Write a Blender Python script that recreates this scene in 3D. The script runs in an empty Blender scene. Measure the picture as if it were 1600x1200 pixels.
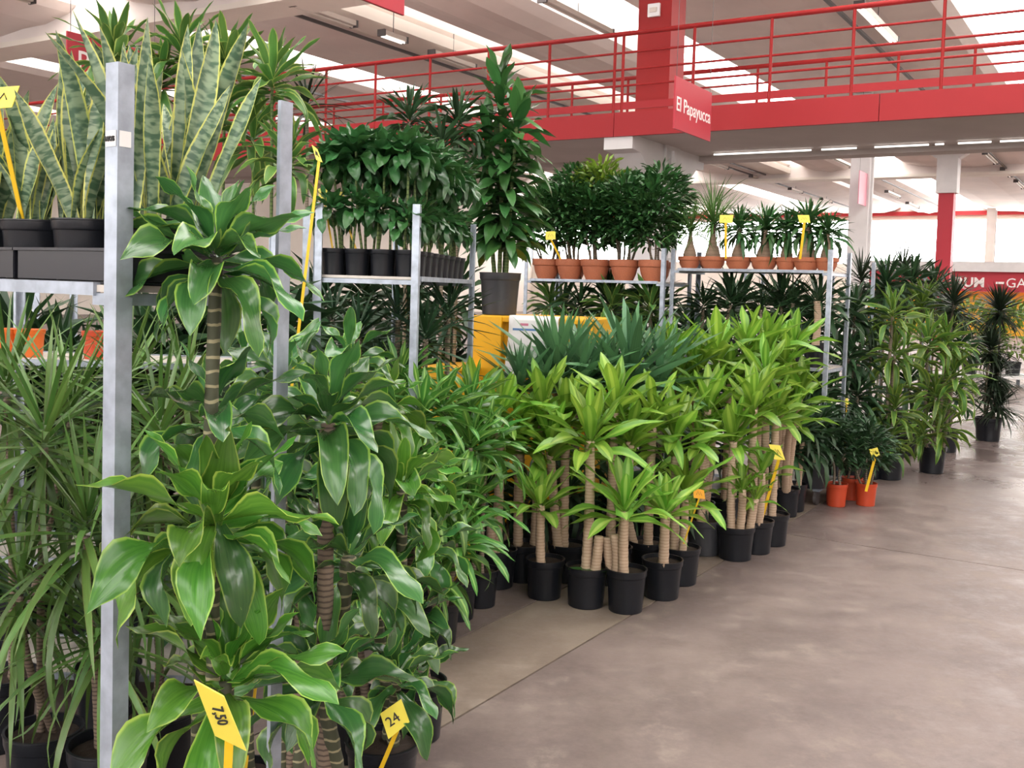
import bpy, bmesh, math, random
from mathutils import Vector, Matrix, Euler
import numpy as np

# ------------------------------------------------------------------ camera
scene = bpy.context.scene
COL = scene.collection
F, SH, CZ = 1600.0, -66.0, 1.55
PITCH, ROLL = math.radians(3.0), math.radians(1.7)
fw = Vector((0, math.cos(PITCH), -math.sin(PITCH)))
u0 = Vector((0, math.sin(PITCH), math.cos(PITCH)))
r0 = Vector((1, 0, 0))
RT = math.cos(ROLL) * r0 + math.sin(ROLL) * u0
UP = -math.sin(ROLL) * r0 + math.cos(ROLL) * u0
CAM = Vector((0, 0, CZ))
cd = bpy.data.cameras.new('camera')
cd.sensor_width = 36; cd.lens = 36 * F / 1600; cd.shift_y = SH / 1600; cd.clip_start = .05; cd.clip_end = 300
cam = bpy.data.objects.new('camera', cd); COL.objects.link(cam)
m = Matrix((RT, UP, -fw)).transposed().to_4x4(); m.translation = CAM
cam.matrix_world = m
scene.camera = cam

# ------------------------------------------------------------------ world, exposure
w = bpy.data.worlds.new('world'); scene.world = w; w.use_nodes = True
w.node_tree.nodes['Background'].inputs[0].default_value = (.9, .95, 1, 1)
w.node_tree.nodes['Background'].inputs[1].default_value = 1.0
vs = scene.view_settings
vs.view_transform = 'Standard'; vs.look = 'None'; vs.gamma = 1; vs.use_curve_mapping = False
vs.exposure = -0.33
cy = scene.cycles; cy.max_bounces = 4; cy.diffuse_bounces = 3; cy.glossy_bounces = 2; cy.transmission_bounces = 2; cy.adaptive_threshold = .02; cy.caustics_reflective = False; cy.caustics_refractive = False
SKY_E, WIN_E, TUBE_E = 9.0, 12.0, 3.0      # daylight through skylights, through the window band and added back fill band, tubes and gap glow

# ------------------------------------------------------------------ geometry of the view: pixel -> place
TH = math.radians(32)
A = Vector((math.sin(TH), math.cos(TH), 0))      # along the aisle
B = Vector((math.cos(TH), -math.sin(TH), 0))     # across the hall
def ray(x, y): return fw + RT * ((x - 800) / F) - UP * ((y - SH - 600) / F)
def at(x, y, Y): d = ray(x, y); return CAM + d * (Y / d.y)
def atz(x, y, z): d = ray(x, y); return CAM + d * ((z - CZ) / d.z)
def att(x, y, t): d = ray(x, y); return CAM + d * (t / d.dot(A))
def S(s, t, z): return B * s + A * t + Vector((0, 0, z))
rnd = random.Random(7)
def U(a, b): return rnd.uniform(a, b)

# ------------------------------------------------------------------ object helpers
def link(name, data, parent=None, loc=None, mw=None):
    o = bpy.data.objects.new(name, data); COL.objects.link(o)
    if parent: o.parent = parent
    if mw is not None: o.matrix_local = mw
    elif loc is not None: o.location = loc
    return o
def tag(o, label=None, cat=None, group=None, kind=None):
    if label: o['label'] = label
    if cat: o['category'] = cat
    if group: o['group'] = group
    if kind: o['kind'] = kind
    return o
def thing(name, label, cat, loc=(0, 0, 0), group=None, kind=None, rz=0):
    o = link(name, None, loc=loc); o.empty_display_size = .05; o.rotation_euler.z = rz
    return tag(o, label, cat, group, kind)
def mesh(name, v, f, mat=None, uv=None, smooth=False):
    me = bpy.data.meshes.new(name)
    me.from_pydata([tuple(p) for p in v], [], f); me.update()
    if uv is not None:
        l = me.uv_layers.new(name='UVMap')
        li = np.empty(len(me.loops), dtype=np.int32); me.loops.foreach_get('vertex_index', li)
        l.data.foreach_set('uv', np.asarray(uv, dtype=np.float32)[li].ravel())
    if smooth: me.polygons.foreach_set('use_smooth', [True] * len(me.polygons))
    if mat: me.materials.append(mat)
    return me
class MB:
    def __init__(s): s.v = []; s.f = []
    def add(s, v, f):
        n = len(s.v); s.v += [Vector(p) for p in v]; s.f += [tuple(i + n for i in q) for q in f]; return s
    def hexa(s, p):   # 8 points: bottom 4 ccw, top 4
        return s.add(p, [(0, 3, 2, 1), (4, 5, 6, 7), (0, 1, 5, 4), (1, 2, 6, 5), (2, 3, 7, 6), (3, 0, 4, 7)])
    def box(s, c, e, ax=(Vector((1, 0, 0)), Vector((0, 1, 0)), Vector((0, 0, 1)))):
        c = Vector(c); x, y, z = ax[0] * e[0] / 2, ax[1] * e[1] / 2, ax[2] * e[2] / 2
        return s.hexa([c - x - y - z, c + x - y - z, c + x + y - z, c - x + y - z, c - x - y + z, c + x - y + z, c + x + y + z, c - x + y + z])
    def stbox(s, s0, s1, t0, t1, z0, z1):
        return s.hexa([S(s0, t1, z0), S(s0, t0, z0), S(s1, t0, z0), S(s1, t1, z0), S(s0, t1, z1), S(s0, t0, z1), S(s1, t0, z1), S(s1, t1, z1)])
    def tube(s, pts, r, n=8, cap=True):
        pts = [Vector(p) for p in pts]; rings = []
        rs = r if isinstance(r, (list, tuple)) else [r] * len(pts)
        for i, p in enumerate(pts):
            d = (pts[min(i + 1, len(pts) - 1)] - pts[max(i - 1, 0)]).normalized()
            x = d.orthogonal().normalized() if abs(d.z) < .9 else Vector((0, 1, 0)).cross(d).normalized()
            y = d.cross(x)
            rings.append([p + (x * math.cos(2 * math.pi * k / n) + y * math.sin(2 * math.pi * k / n)) * rs[i] for k in range(n)])
        v = [q for R_ in rings for q in R_]; f = []
        for i in range(len(pts) - 1):
            for k in range(n): f.append((i * n + k, i * n + (k + 1) % n, (i + 1) * n + (k + 1) % n, (i + 1) * n + k))
        if cap: f.append(tuple(range(n - 1, -1, -1))); f.append(tuple(range((len(pts) - 1) * n, len(pts) * n)))
        return s.add(v, f)
    def build(s, name, mat, parent=None, loc=None, smooth=False, bevel=0, origin=None):
        v = s.v
        if origin is not None: v = [p - origin for p in v]
        o = link(name, mesh(name, v, s.f, mat, smooth=smooth), parent, loc if loc is not None else origin)
        if smooth: o.data.set_sharp_from_angle(angle=.7)
        if bevel:
            b = o.modifiers.new('b', 'BEVEL'); b.width = bevel; b.segments = 2; b.limit_method = 'ANGLE'
        return o
def lathe(prof, n=24):
    v = []; f = []
    for r, z in prof:
        for k in range(n): a = 2 * math.pi * k / n; v.append((r * math.cos(a), r * math.sin(a), z))
    for i in range(len(prof) - 1):
        for k in range(n): f.append((i * n + k, i * n + (k + 1) % n, (i + 1) * n + (k + 1) % n, (i + 1) * n + k))
    return v, f

# ------------------------------------------------------------------ materials
MAT = {}
def N(nt, t, **kw):
    n = nt.nodes.new(t)
    for k, v in kw.items():
        if k[0] == '_': n.inputs[int(k[1:])].default_value = v
        else: setattr(n, k, v)
    return n
def newmat(name):
    m = bpy.data.materials.new(name); m.use_nodes = True; MAT[name] = m
    nt = m.node_tree; return m, nt, nt.nodes['Principled BSDF']
def plain(name, col, rough=.5, metal=0, spec=.5, noise=0, nscale=8, bump=0, dark=None):
    m, nt, p = newmat(name)
    p.inputs['Roughness'].default_value = rough; p.inputs['Metallic'].default_value = metal
    p.inputs['Specular IOR Level'].default_value = spec
    p.inputs['Base Color'].default_value = (*col, 1)
    if noise:
        tc = N(nt, 'ShaderNodeTexCoord'); nz = N(nt, 'ShaderNodeTexNoise'); nz.inputs['Scale'].default_value = nscale; nz.inputs['Detail'].default_value = 5
        nt.links.new(tc.outputs['Object'], nz.inputs['Vector'])
        mx = N(nt, 'ShaderNodeMix', data_type='RGBA'); d = dark or tuple(c * (1 - noise) for c in col)
        mx.inputs[6].default_value = (*d, 1); mx.inputs[7].default_value = (*col, 1)
        mr = N(nt, 'ShaderNodeMapRange'); mr.inputs[1].default_value = .35; mr.inputs[2].default_value = .65
        nt.links.new(nz.outputs['Fac'], mr.inputs[0]); nt.links.new(mr.outputs[0], mx.inputs[0])
        nt.links.new(mx.outputs[2], p.inputs['Base Color'])
        if bump:
            b = N(nt, 'ShaderNodeBump'); b.inputs['Strength'].default_value = bump; b.inputs['Distance'].default_value = .01
            nt.links.new(nz.outputs['Fac'], b.inputs['Height']); nt.links.new(b.outputs[0], p.inputs['Normal'])
    return m
def emit(name, col, e):
    m, nt, p = newmat(name)
    p.inputs['Base Color'].default_value = (.8, .8, .8, 1)
    p.inputs['Emission Color'].default_value = (*col, 1); p.inputs['Emission Strength'].default_value = e
    return m
def leafmat(name, base, base2, edge=None, e0=.8, mid=None, m0=.25, rough=.35, trans=.2, var=.25, bands=False, spec=.5, tip=None):
    m, nt, p = newmat(name); L = nt.links
    uv = N(nt, 'ShaderNodeUVMap'); sp = N(nt, 'ShaderNodeSeparateXYZ'); L.new(uv.outputs[0], sp.inputs[0])
    a = N(nt, 'ShaderNodeMath', operation='MULTIPLY_ADD', _1=2.0, _2=-1.0); L.new(sp.outputs[0], a.inputs[0])
    d = N(nt, 'ShaderNodeMath', operation='ABSOLUTE'); L.new(a.outputs[0], d.inputs[0])
    oi = N(nt, 'ShaderNodeObjectInfo'); ge = N(nt, 'ShaderNodeNewGeometry')
    rr = N(nt, 'ShaderNodeMath', operation='ADD'); L.new(oi.outputs['Random'], rr.inputs[0]); L.new(ge.outputs['Random Per Island'], rr.inputs[1])
    rf = N(nt, 'ShaderNodeMath', operation='FRACT'); L.new(rr.outputs[0], rf.inputs[0])
    # streaks along the leaf / bands across it
    cx = N(nt, 'ShaderNodeCombineXYZ')
    mu = N(nt, 'ShaderNodeMath', operation='MULTIPLY', _1=(1.6 if bands else 14.0)); L.new(sp.outputs[0], mu.inputs[0])
    mv = N(nt, 'ShaderNodeMath', operation='MULTIPLY', _1=(34.0 if bands else 1.5)); L.new(sp.outputs[1], mv.inputs[0])
    mw_ = N(nt, 'ShaderNodeMath', operation='MULTIPLY', _1=37.0); L.new(rf.outputs[0], mw_.inputs[0])
    L.new(mu.outputs[0], cx.inputs[0]); L.new(mv.outputs[0], cx.inputs[1]); L.new(mw_.outputs[0], cx.inputs[2])
    nz = N(nt, 'ShaderNodeTexNoise'); nz.inputs['Scale'].default_value = 1.0; nz.inputs['Detail'].default_value = 3
    if bands: nz.inputs['Distortion'].default_value = .25; nz.inputs['Detail'].default_value = 1.5
    L.new(cx.outputs[0], nz.inputs['Vector'])
    mr = N(nt, 'ShaderNodeMapRange'); mr.inputs[1].default_value = .42 if bands else .3; mr.inputs[2].default_value = .58 if bands else .7
    L.new(nz.outputs['Fac'], mr.inputs[0])
    mx = N(nt, 'ShaderNodeMix', data_type='RGBA'); mx.inputs[6].default_value = (*base, 1); mx.inputs[7].default_value = (*base2, 1)
    L.new(mr.outputs[0], mx.inputs[0]); out = mx.outputs[2]
    dn = N(nt, 'ShaderNodeMath', operation='MULTIPLY_ADD', _1=.22, _2=-.11); L.new(nz.outputs['Fac'], dn.inputs[0])
    dd = N(nt, 'ShaderNodeMath', operation='ADD'); L.new(d.outputs[0], dd.inputs[0]); L.new(dn.outputs[0], dd.inputs[1])
    def over(col, lo, hi, out):
        r_ = N(nt, 'ShaderNodeMapRange', interpolation_type='SMOOTHSTEP'); r_.inputs[1].default_value = lo; r_.inputs[2].default_value = hi
        L.new(dd.outputs[0], r_.inputs[0])
        k = N(nt, 'ShaderNodeMix', data_type='RGBA'); k.inputs[7].default_value = (*col, 1)
        L.new(out, k.inputs[6]); L.new(r_.outputs[0], k.inputs[0]); return k.outputs[2]
    if mid: out = over(mid, m0 + .12, m0 - .12, out)
    if edge: out = over(edge, e0, e0 + .1, out)
    hs = N(nt, 'ShaderNodeHueSaturation')
    v_ = N(nt, 'ShaderNodeMapRange'); v_.inputs[3].default_value = 1 - var; v_.inputs[4].default_value = 1 + var; L.new(rf.outputs[0], v_.inputs[0])
    h_ = N(nt, 'ShaderNodeMapRange'); h_.inputs[3].default_value = .485; h_.inputs[4].default_value = .515
    fr = N(nt, 'ShaderNodeMath', operation='MULTIPLY', _1=7.31); L.new(rf.outputs[0], fr.inputs[0])
    f2 = N(nt, 'ShaderNodeMath', operation='FRACT'); L.new(fr.outputs[0], f2.inputs[0]); L.new(f2.outputs[0], h_.inputs[0])
    L.new(v_.outputs[0], hs.inputs['Value']); L.new(h_.outputs[0], hs.inputs['Hue']); L.new(out, hs.inputs['Color'])
    L.new(hs.outputs[0], p.inputs['Base Color'])
    p.inputs['Roughness'].default_value = rough; p.inputs['Specular IOR Level'].default_value = spec
    bu = N(nt, 'ShaderNodeBump'); bu.inputs['Strength'].default_value = .15; bu.inputs['Distance'].default_value = .004
    L.new(nz.outputs['Fac'], bu.inputs['Height']); L.new(bu.outputs[0], p.inputs['Normal'])
    if trans:
        tr = N(nt, 'ShaderNodeBsdfTranslucent'); ms = N(nt, 'ShaderNodeMixShader', _0=trans)
        h2 = N(nt, 'ShaderNodeHueSaturation'); h2.inputs['Value'].default_value = 1.6; h2.inputs['Hue'].default_value = .49; L.new(hs.outputs[0], h2.inputs['Color'])
        L.new(h2.outputs[0], tr.inputs[0]); L.new(p.outputs[0], ms.inputs[1]); L.new(tr.outputs[0], ms.inputs[2])
        L.new(ms.outputs[0], nt.nodes['Material Output'].inputs[0])
    return m
def canemat(name, c1, c2, ring, period=.022, lines=.18):
    m, nt, p = newmat(name); L = nt.links
    uv = N(nt, 'ShaderNodeUVMap'); sp = N(nt, 'ShaderNodeSeparateXYZ'); L.new(uv.outputs[0], sp.inputs[0])
    nz = N(nt, 'ShaderNodeTexNoise'); nz.inputs['Scale'].default_value = 30; tc = N(nt, 'ShaderNodeTexCoord'); L.new(tc.outputs['Object'], nz.inputs['Vector'])
    a = N(nt, 'ShaderNodeMath', operation='MULTIPLY', _1=1 / period); L.new(sp.outputs[1], a.inputs[0])
    b = N(nt, 'ShaderNodeMath', operation='MULTIPLY_ADD', _1=.5); L.new(nz.outputs['Fac'], b.inputs[0]); L.new(a.outputs[0], b.inputs[2])
    fr = N(nt, 'ShaderNodeMath', operation='FRACT'); L.new(b.outputs[0], fr.inputs[0])
    lt = N(nt, 'ShaderNodeMath', operation='LESS_THAN', _1=lines); L.new(fr.outputs[0], lt.inputs[0])
    m1 = N(nt, 'ShaderNodeMix', data_type='RGBA'); m1.inputs[6].default_value = (*c1, 1); m1.inputs[7].default_value = (*c2, 1); L.new(nz.outputs['Fac'], m1.inputs[0])
    m2 = N(nt, 'ShaderNodeMix', data_type='RGBA'); m2.inputs[7].default_value = (*ring, 1); L.new(m1.outputs[2], m2.inputs[6]); L.new(lt.outputs[0], m2.inputs[0])
    L.new(m2.outputs[2], p.inputs['Base Color']); p.inputs['Roughness'].default_value = .7
    bu = N(nt, 'ShaderNodeBump'); bu.inputs['Strength'].default_value = .5; bu.inputs['Distance'].default_value = .004
    L.new(fr.outputs[0], bu.inputs['Height']); L.new(bu.outputs[0], p.inputs['Normal'])
    return m
def floormat(name, c1, c2, c3):
    m, nt, p = newmat(name); L = nt.links
    g = N(nt, 'ShaderNodeNewGeometry')
    def nz(scale, detail=6, rough=.6):
        n = N(nt, 'ShaderNodeTexNoise'); n.inputs['Scale'].default_value = scale; n.inputs['Detail'].default_value = detail; n.inputs['Roughness'].default_value = rough
        L.new(g.outputs['Position'], n.inputs['Vector']); return n.outputs['Fac']
    def ramp(x, lo, hi):
        r_ = N(nt, 'ShaderNodeMapRange', interpolation_type='SMOOTHSTEP'); r_.inputs[1].default_value = lo; r_.inputs[2].default_value = hi; L.new(x, r_.inputs[0]); return r_.outputs[0]
    a = nz(1.3, 10, .7); b = nz(4.2, 9, .75); c = nz(26, 8, .8)
    m1 = N(nt, 'ShaderNodeMix', data_type='RGBA'); m1.inputs[6].default_value = (*c1, 1); m1.inputs[7].default_value = (*c2, 1); L.new(ramp(a, .40, .60), m1.inputs[0])
    m2 = N(nt, 'ShaderNodeMix', data_type='RGBA'); m2.inputs[7].default_value = (*c3, 1); L.new(m1.outputs[2], m2.inputs[6])
    k = N(nt, 'ShaderNodeMath', operation='MULTIPLY', _1=.55); L.new(ramp(b, .52, .66), k.inputs[0]); L.new(k.outputs[0], m2.inputs[0])
    m3 = N(nt, 'ShaderNodeMix', data_type='RGBA', blend_type='MULTIPLY'); m3.inputs[0].default_value = .5; L.new(m2.outputs[2], m3.inputs[6])
    cr = N(nt, 'ShaderNodeMapRange'); cr.inputs[1].default_value = .3; cr.inputs[2].default_value = .7; cr.inputs[3].default_value = .75; cr.inputs[4].default_value = 1.1; L.new(c, cr.inputs[0])
    L.new(cr.outputs[0], m3.inputs[7]); L.new(m3.outputs[2], p.inputs['Base Color'])
    rr = N(nt, 'ShaderNodeMapRange'); rr.inputs[1].default_value = .35; rr.inputs[2].default_value = .65; rr.inputs[3].default_value = .3; rr.inputs[4].default_value = .6; L.new(b, rr.inputs[0])
    vd = N(nt, 'ShaderNodeVectorMath', operation='DISTANCE'); vd.inputs[1].default_value = (6.6, 11.4, 0); L.new(g.outputs['Position'], vd.inputs[0])
    near = ramp(vd.outputs['Value'], 5.2, 2.4); wn_ = ramp(nz(.9, 4, .6), .40, .56)      # a washed, still wet stretch of the aisle
    wp_ = N(nt, 'ShaderNodeMath', operation='MULTIPLY'); L.new(near, wp_.inputs[0]); L.new(wn_, wp_.inputs[1]); wp = wp_.outputs[0]; wr = N(nt, 'ShaderNodeMix', data_type='FLOAT'); wr.inputs[3].default_value = .16
    L.new(wp, wr.inputs[0]); L.new(rr.outputs[0], wr.inputs[2]); L.new(wr.outputs[0], p.inputs['Roughness']); p.inputs['Specular IOR Level'].default_value = .35
    bu = N(nt, 'ShaderNodeBump'); bu.inputs['Strength'].default_value = .12; bu.inputs['Distance'].default_value = .01; L.new(c, bu.inputs['Height']); L.new(bu.outputs[0], p.inputs['Normal'])
    return m

floormat('concrete', (.165, .127, .118), (.215, .168, .153), (.30, .247, .21))
floormat('concrete_tan', (.205, .160, .130), (.255, .205, .166), (.32, .265, .22))
plain('joint', (.06, .05, .045), .9)
plain('ceiling', (.86, .77, .73), .8, noise=.10, nscale=.7)
plain('cream', (.86, .79, .71), .7, noise=.06, nscale=1)
plain('white_paint', (.72, .70, .70), .6, noise=.08, nscale=3)
plain('red_paint', (.34, .022, .022), .5, spec=.2, noise=.12, nscale=2)
plain('red_panel', (.37, .027, .032), .5, spec=.2, noise=.06, nscale=1)
plain('red_sign', (.46, .042, .06), .45, spec=.25)
plain('pink_sign', (.75, .30, .38), .4)
plain('soffit', (.60, .54, .52), .8, noise=.12, nscale=1)
plain('zinc', (.42, .475, .56), .36, .35, noise=.3, nscale=25)
plain('shelf_board', (.62, .58, .53), .5, .2, noise=.15, nscale=20)
plain('black_pot', (.012, .0135, .018), .3, spec=.35, noise=.3, nscale=30)
plain('grey_pot', (.035, .036, .042), .38)
plain('terracotta', (.52, .17, .085), .55, noise=.2, nscale=20)
plain('red_pot', (.50, .06, .02), .4)
plain('orange_pot', (.65, .14, .02), .4)
plain('soil', (.07, .045, .032), .95, noise=.6, nscale=60, bump=.8)
plain('yellow_bin', (.80, .42, .012), .4, noise=.06, nscale=4)
plain('yellow_tag', (.88, .76, .10), .4)
plain('yellow_stake', (.82, .52, .02), .4)
plain('orange_tag', (.85, .38, .03), .4)
plain('ink', (.03, .03, .03), .6)
plain('white_card', (.80, .80, .80), .5)
plain('blue_print', (.10, .22, .45), .5)
plain('pink_print', (.6, .2, .3), .5)
plain('lettering_white', (.85, .80, .78), .5)
plain('lamp_housing', (.66, .60, .54), .5)
plain('dark_metal', (.09, .08, .08), .5, .3)
plain('tray_black', (.014, .014, .02), .3, spec=.4)
plain('yellow_hedge', (.45, .38, .02), .6)
emit('skylight', (1, .97, .93), SKY_E)
emit('window_and_fill_glow', (1, 1, 1), WIN_E)
emit('tube_and_gap_glow', (1, .95, .88), TUBE_E)

leafmat('lf_dorado', (.034, .125, .034), (.058, .175, .042), edge=(.24, .42, .07), e0=.86, rough=.24, trans=.12, var=.4, spec=.65)
leafmat('lf_dorado_fresh', (.045, .155, .020), (.085, .235, .028), edge=(.27, .43, .07), e0=.86, rough=.26, trans=.16, var=.35)
leafmat('lf_sunshine', (.05, .17, .03), (.085, .24, .04), mid=(.26, .45, .11), m0=.2, rough=.33, trans=.18, var=.3)
leafmat('lf_corn', (.10, .235, .022), (.16, .32, .035), mid=(.25, .41, .06), m0=.3, rough=.4, trans=.25, var=.3)
leafmat('lf_corn_fresh', (.12, .30, .03), (.18, .40, .05), mid=(.36, .56, .12), m0=.35, rough=.4, trans=.28, var=.2)
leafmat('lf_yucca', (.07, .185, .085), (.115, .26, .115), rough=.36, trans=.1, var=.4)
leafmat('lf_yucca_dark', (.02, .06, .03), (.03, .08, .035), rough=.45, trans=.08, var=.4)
leafmat('lf_janet', (.028, .105, .028), (.05, .15, .035), rough=.33, trans=.12, var=.4)
leafmat('lf_compacta', (.024, .095, .028), (.04, .135, .036), rough=.28, trans=.12, var=.4)
leafmat('lf_lemon', (.055, .135, .022), (.085, .185, .03), edge=(.17, .26, .04), e0=.62, rough=.42, trans=.2, var=.3)
leafmat('lf_marginata', (.06, .145, .03), (.10, .20, .045), edge=(.12, .10, .03), e0=.88, rough=.32, trans=.12, var=.4)
leafmat('lf_dark_spike', (.014, .030, .014), (.022, .04, .018), rough=.5, trans=.05, var=.4)
leafmat('lf_warneck', (.06, .16, .035), (.09, .21, .045), edge=(.30, .40, .10), e0=.75, rough=.4, trans=.2, var=.35)
leafmat('lf_snake', (.05, .11, .06), (.20, .28, .17), edge=(.52, .55, .13), e0=.80, rough=.42, trans=.06, var=.15, bands=True)
leafmat('lf_pony', (.05, .13, .03), (.09, .19, .04), rough=.5, trans=.15, var=.4)
leafmat('lf_shrub', (.022, .085, .024), (.042, .125, .032), rough=.4, trans=.12, var=.5)
leafmat('lf_shrub_lime', (.10, .19, .02), (.16, .26, .03), rough=.45, trans=.2, var=.4)
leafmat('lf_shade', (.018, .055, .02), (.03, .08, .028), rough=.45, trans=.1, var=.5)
canemat('cane_green', (.045, .05, .03), (.07, .075, .04), (.30, .27, .16), .026, .2)
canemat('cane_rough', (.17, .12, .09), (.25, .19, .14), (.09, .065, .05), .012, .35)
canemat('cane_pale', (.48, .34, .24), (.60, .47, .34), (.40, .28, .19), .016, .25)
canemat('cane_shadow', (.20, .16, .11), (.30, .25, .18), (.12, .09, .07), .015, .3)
canemat('bark_bulb', (.30, .20, .14), (.40, .29, .21), (.28, .19, .13), .03, .2)
canemat('stem_green', (.10, .16, .05), (.15, .2, .06), (.06, .10, .03), .02, .3)

# ------------------------------------------------------------------ leaves
def leaf_geo(droop, pw=1.4, wprof=(.35, .45), fold=.35, wave=0., nl=10, nw=4, seed=0, twist=0., asp=.3):
    """a leaf of length 1 and width 1 along +X, its face up; it arches down by `droop` radians"""
    r = random.Random(seed); ph = r.uniform(0, 6.28)
    base, peak = wprof; v = []; uv = []
    x = z = 0.; ds = 1 / nl; sb = r.uniform(-.12, .12); yo = 0.
    for i in range(nl + 1):
        t = i / nl; th = -droop * t ** pw
        if i: tm = (i - .5) / nl; a = -droop * tm ** pw; x += math.cos(a) * ds; z += math.sin(a) * ds; yo += sb * tm * ds * 2
        if t < peak: wd = base + (1 - base) * math.sin(math.pi / 2 * t / peak)
        else: wd = max(0., math.cos(math.pi / 2 * ((t - peak) / (1 - peak)) ** 1.25)) ** .9
        wd = max(wd, .004) * .5
        tw = twist * t
        fa = fold * (1 - .6 * t)
        for k in range(nw + 1):
            q = 2 * k / nw - 1
            y = q * wd * math.cos(fa); h = abs(q) * wd * math.sin(fa) * asp + wave * math.sin(t * 9 + ph + (1.6 if q > 0 else 0)) * abs(q) ** 2 * wd * asp * 1.6
            y, h = y * math.cos(tw) - h * math.sin(tw) / asp, y * math.sin(tw) * asp + h * math.cos(tw)
            v.append((x - math.sin(th) * h, y + yo, z + math.cos(th) * h)); uv.append((k / nw, t))
    f = []
    for i in range(nl):
        for k in range(nw):
            a = i * (nw + 1) + k; f.append((a, a + 1, a + nw + 2, a + nw + 1))
    return v, f, uv
LM = {}
DR = (.12, .5, 1.0, 1.6, 2.3)
def leaf_mesh(shape, lvl, var, mat, hi=True):
    key = (shape, lvl, var, mat, hi)
    if key not in LM:
        d = dict(SHAPES[shape]); 
        if not hi: d['nl'] = 4; d['nw'] = 2
        v, f, uv = leaf_geo(DR[lvl], seed=hash((lvl, var)) % 1000 + var * 17, twist=(var - 1) * .35 * d.pop('tw', 1), **d)
        LM[key] = (mesh('leaf', v, f, MAT[mat], uv, True), np.array(v), f, uv)
    return LM[key]
SHAPES = {
    'broad': dict(pw=1.2, wprof=(.32, .48), fold=.5, wave=.35, nl=12, nw=4, asp=.33),
    'strap': dict(pw=1.3, wprof=(.45, .5), fold=.5, wave=.25, nl=10, nw=4, asp=.18),
    'sword': dict(pw=2.0, wprof=(.6, .35), fold=.5, wave=0, nl=8, nw=2, asp=.09),
    'grass': dict(pw=1.3, wprof=(.8, .25), fold=.3, wave=0, nl=8, nw=2, asp=.04),
    'oval': dict(pw=1.1, wprof=(.3, .45), fold=.5, wave=.2, nl=6, nw=2, asp=.4),
    'snake': dict(pw=1.5, wprof=(.62, .5), fold=.7, wave=.12, nl=14, nw=4, asp=.14, tw=.9),
}
def leaf_xform(pos, az, el, roll, L, W):
    R_ = Matrix.Rotation(az, 4, 'Z') @ Matrix.Rotation(-el, 4, 'Y') @ Matrix.Rotation(roll, 4, 'X')
    return Matrix.Translation(pos) @ R_ @ Matrix.Diagonal((L, W, L, 1))
# kind: shape, material, length, width, count, top elevation, bottom elevation, height of the leafy stem
KIND = {
    'dorado': ('broad', 'lf_dorado', .23, .070, 30, 78, -20, .11),
    'dorado_fresh': ('broad', 'lf_dorado_fresh', .235, .072, 26, 78, -15, .10),
    'sunshine': ('strap', 'lf_sunshine', .27, .046, 34, 80, -10, .12),
    'corn': ('strap', 'lf_corn', .36, .082, 24, 84, 12, .14),
    'corn_fresh': ('strap', 'lf_corn_fresh', .33, .080, 20, 84, 5, .10),
    'yucca': ('sword', 'lf_yucca', .52, .058, 44, 88, 8, .16),
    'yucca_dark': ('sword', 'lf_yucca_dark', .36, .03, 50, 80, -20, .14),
    'compacta': ('broad', 'lf_compacta', .145, .058, 24, 75, -15, .07),
    'lemon': ('strap', 'lf_lemon', .40, .054, 34, 80, -15, .18),
    'marginata': ('grass', 'lf_marginata', .46, .021, 60, 85, -40, .16),
    'dark_spike': ('grass', 'lf_dark_spike', .31, .019, 60, 85, -25, .14),
    'warneck': ('strap', 'lf_warneck', .25, .044, 26, 82, -15, .12),
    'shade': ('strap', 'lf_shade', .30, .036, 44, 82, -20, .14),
    'pony': ('grass', 'lf_pony', .36, .011, 70, 88, -10, .06),
}
def head_leaves(kind, seed, scale=1., n=None, spread=1., bias=None):
    """yields (offset, azimuth, elevation, roll, L, W, droop level, variant) for one rosette"""
    sh, mt, L, W, n0, e1, e2, hz = KIND[kind]; n = (int(n * 1.35) if sh in ('strap', 'broad') else n) if n else n0; r = random.Random(seed)
    a0 = r.uniform(0, 6.28)
    for i in range(n):
        q = (i + .5) / n
        az = a0 + i * 2.39996 + r.uniform(-.3, .3)
        el = math.radians(e1 + (e2 - e1) * q ** .75 * spread + r.uniform(-9, 9))
        if sh in ('grass', 'sword'): lv = min(4, max(0, int(q * (3.6 if kind == 'marginata' else 2.0 if kind == 'dark_spike' else 2.6) + r.uniform(-.5, .9)))) if sh == 'grass' else (0 if q < .6 else r.choice((0, 1)))
        else: lv = min(4, max(0, int(.25 + q * (2.3 if kind.startswith('corn') else 3.6) + r.uniform(-.8, .8))))
        k = (.62 + .38 * min(1, q * 2.2)) * r.uniform(.82, 1.12) * scale
        off = Vector((math.cos(az) * .012, math.sin(az) * .012, hz * scale * (.5 - q)))
        yield off, az, el, r.uniform(-.25, .25), L * k, W * k * r.uniform(.9, 1.1), lv, r.randrange(3)

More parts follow.
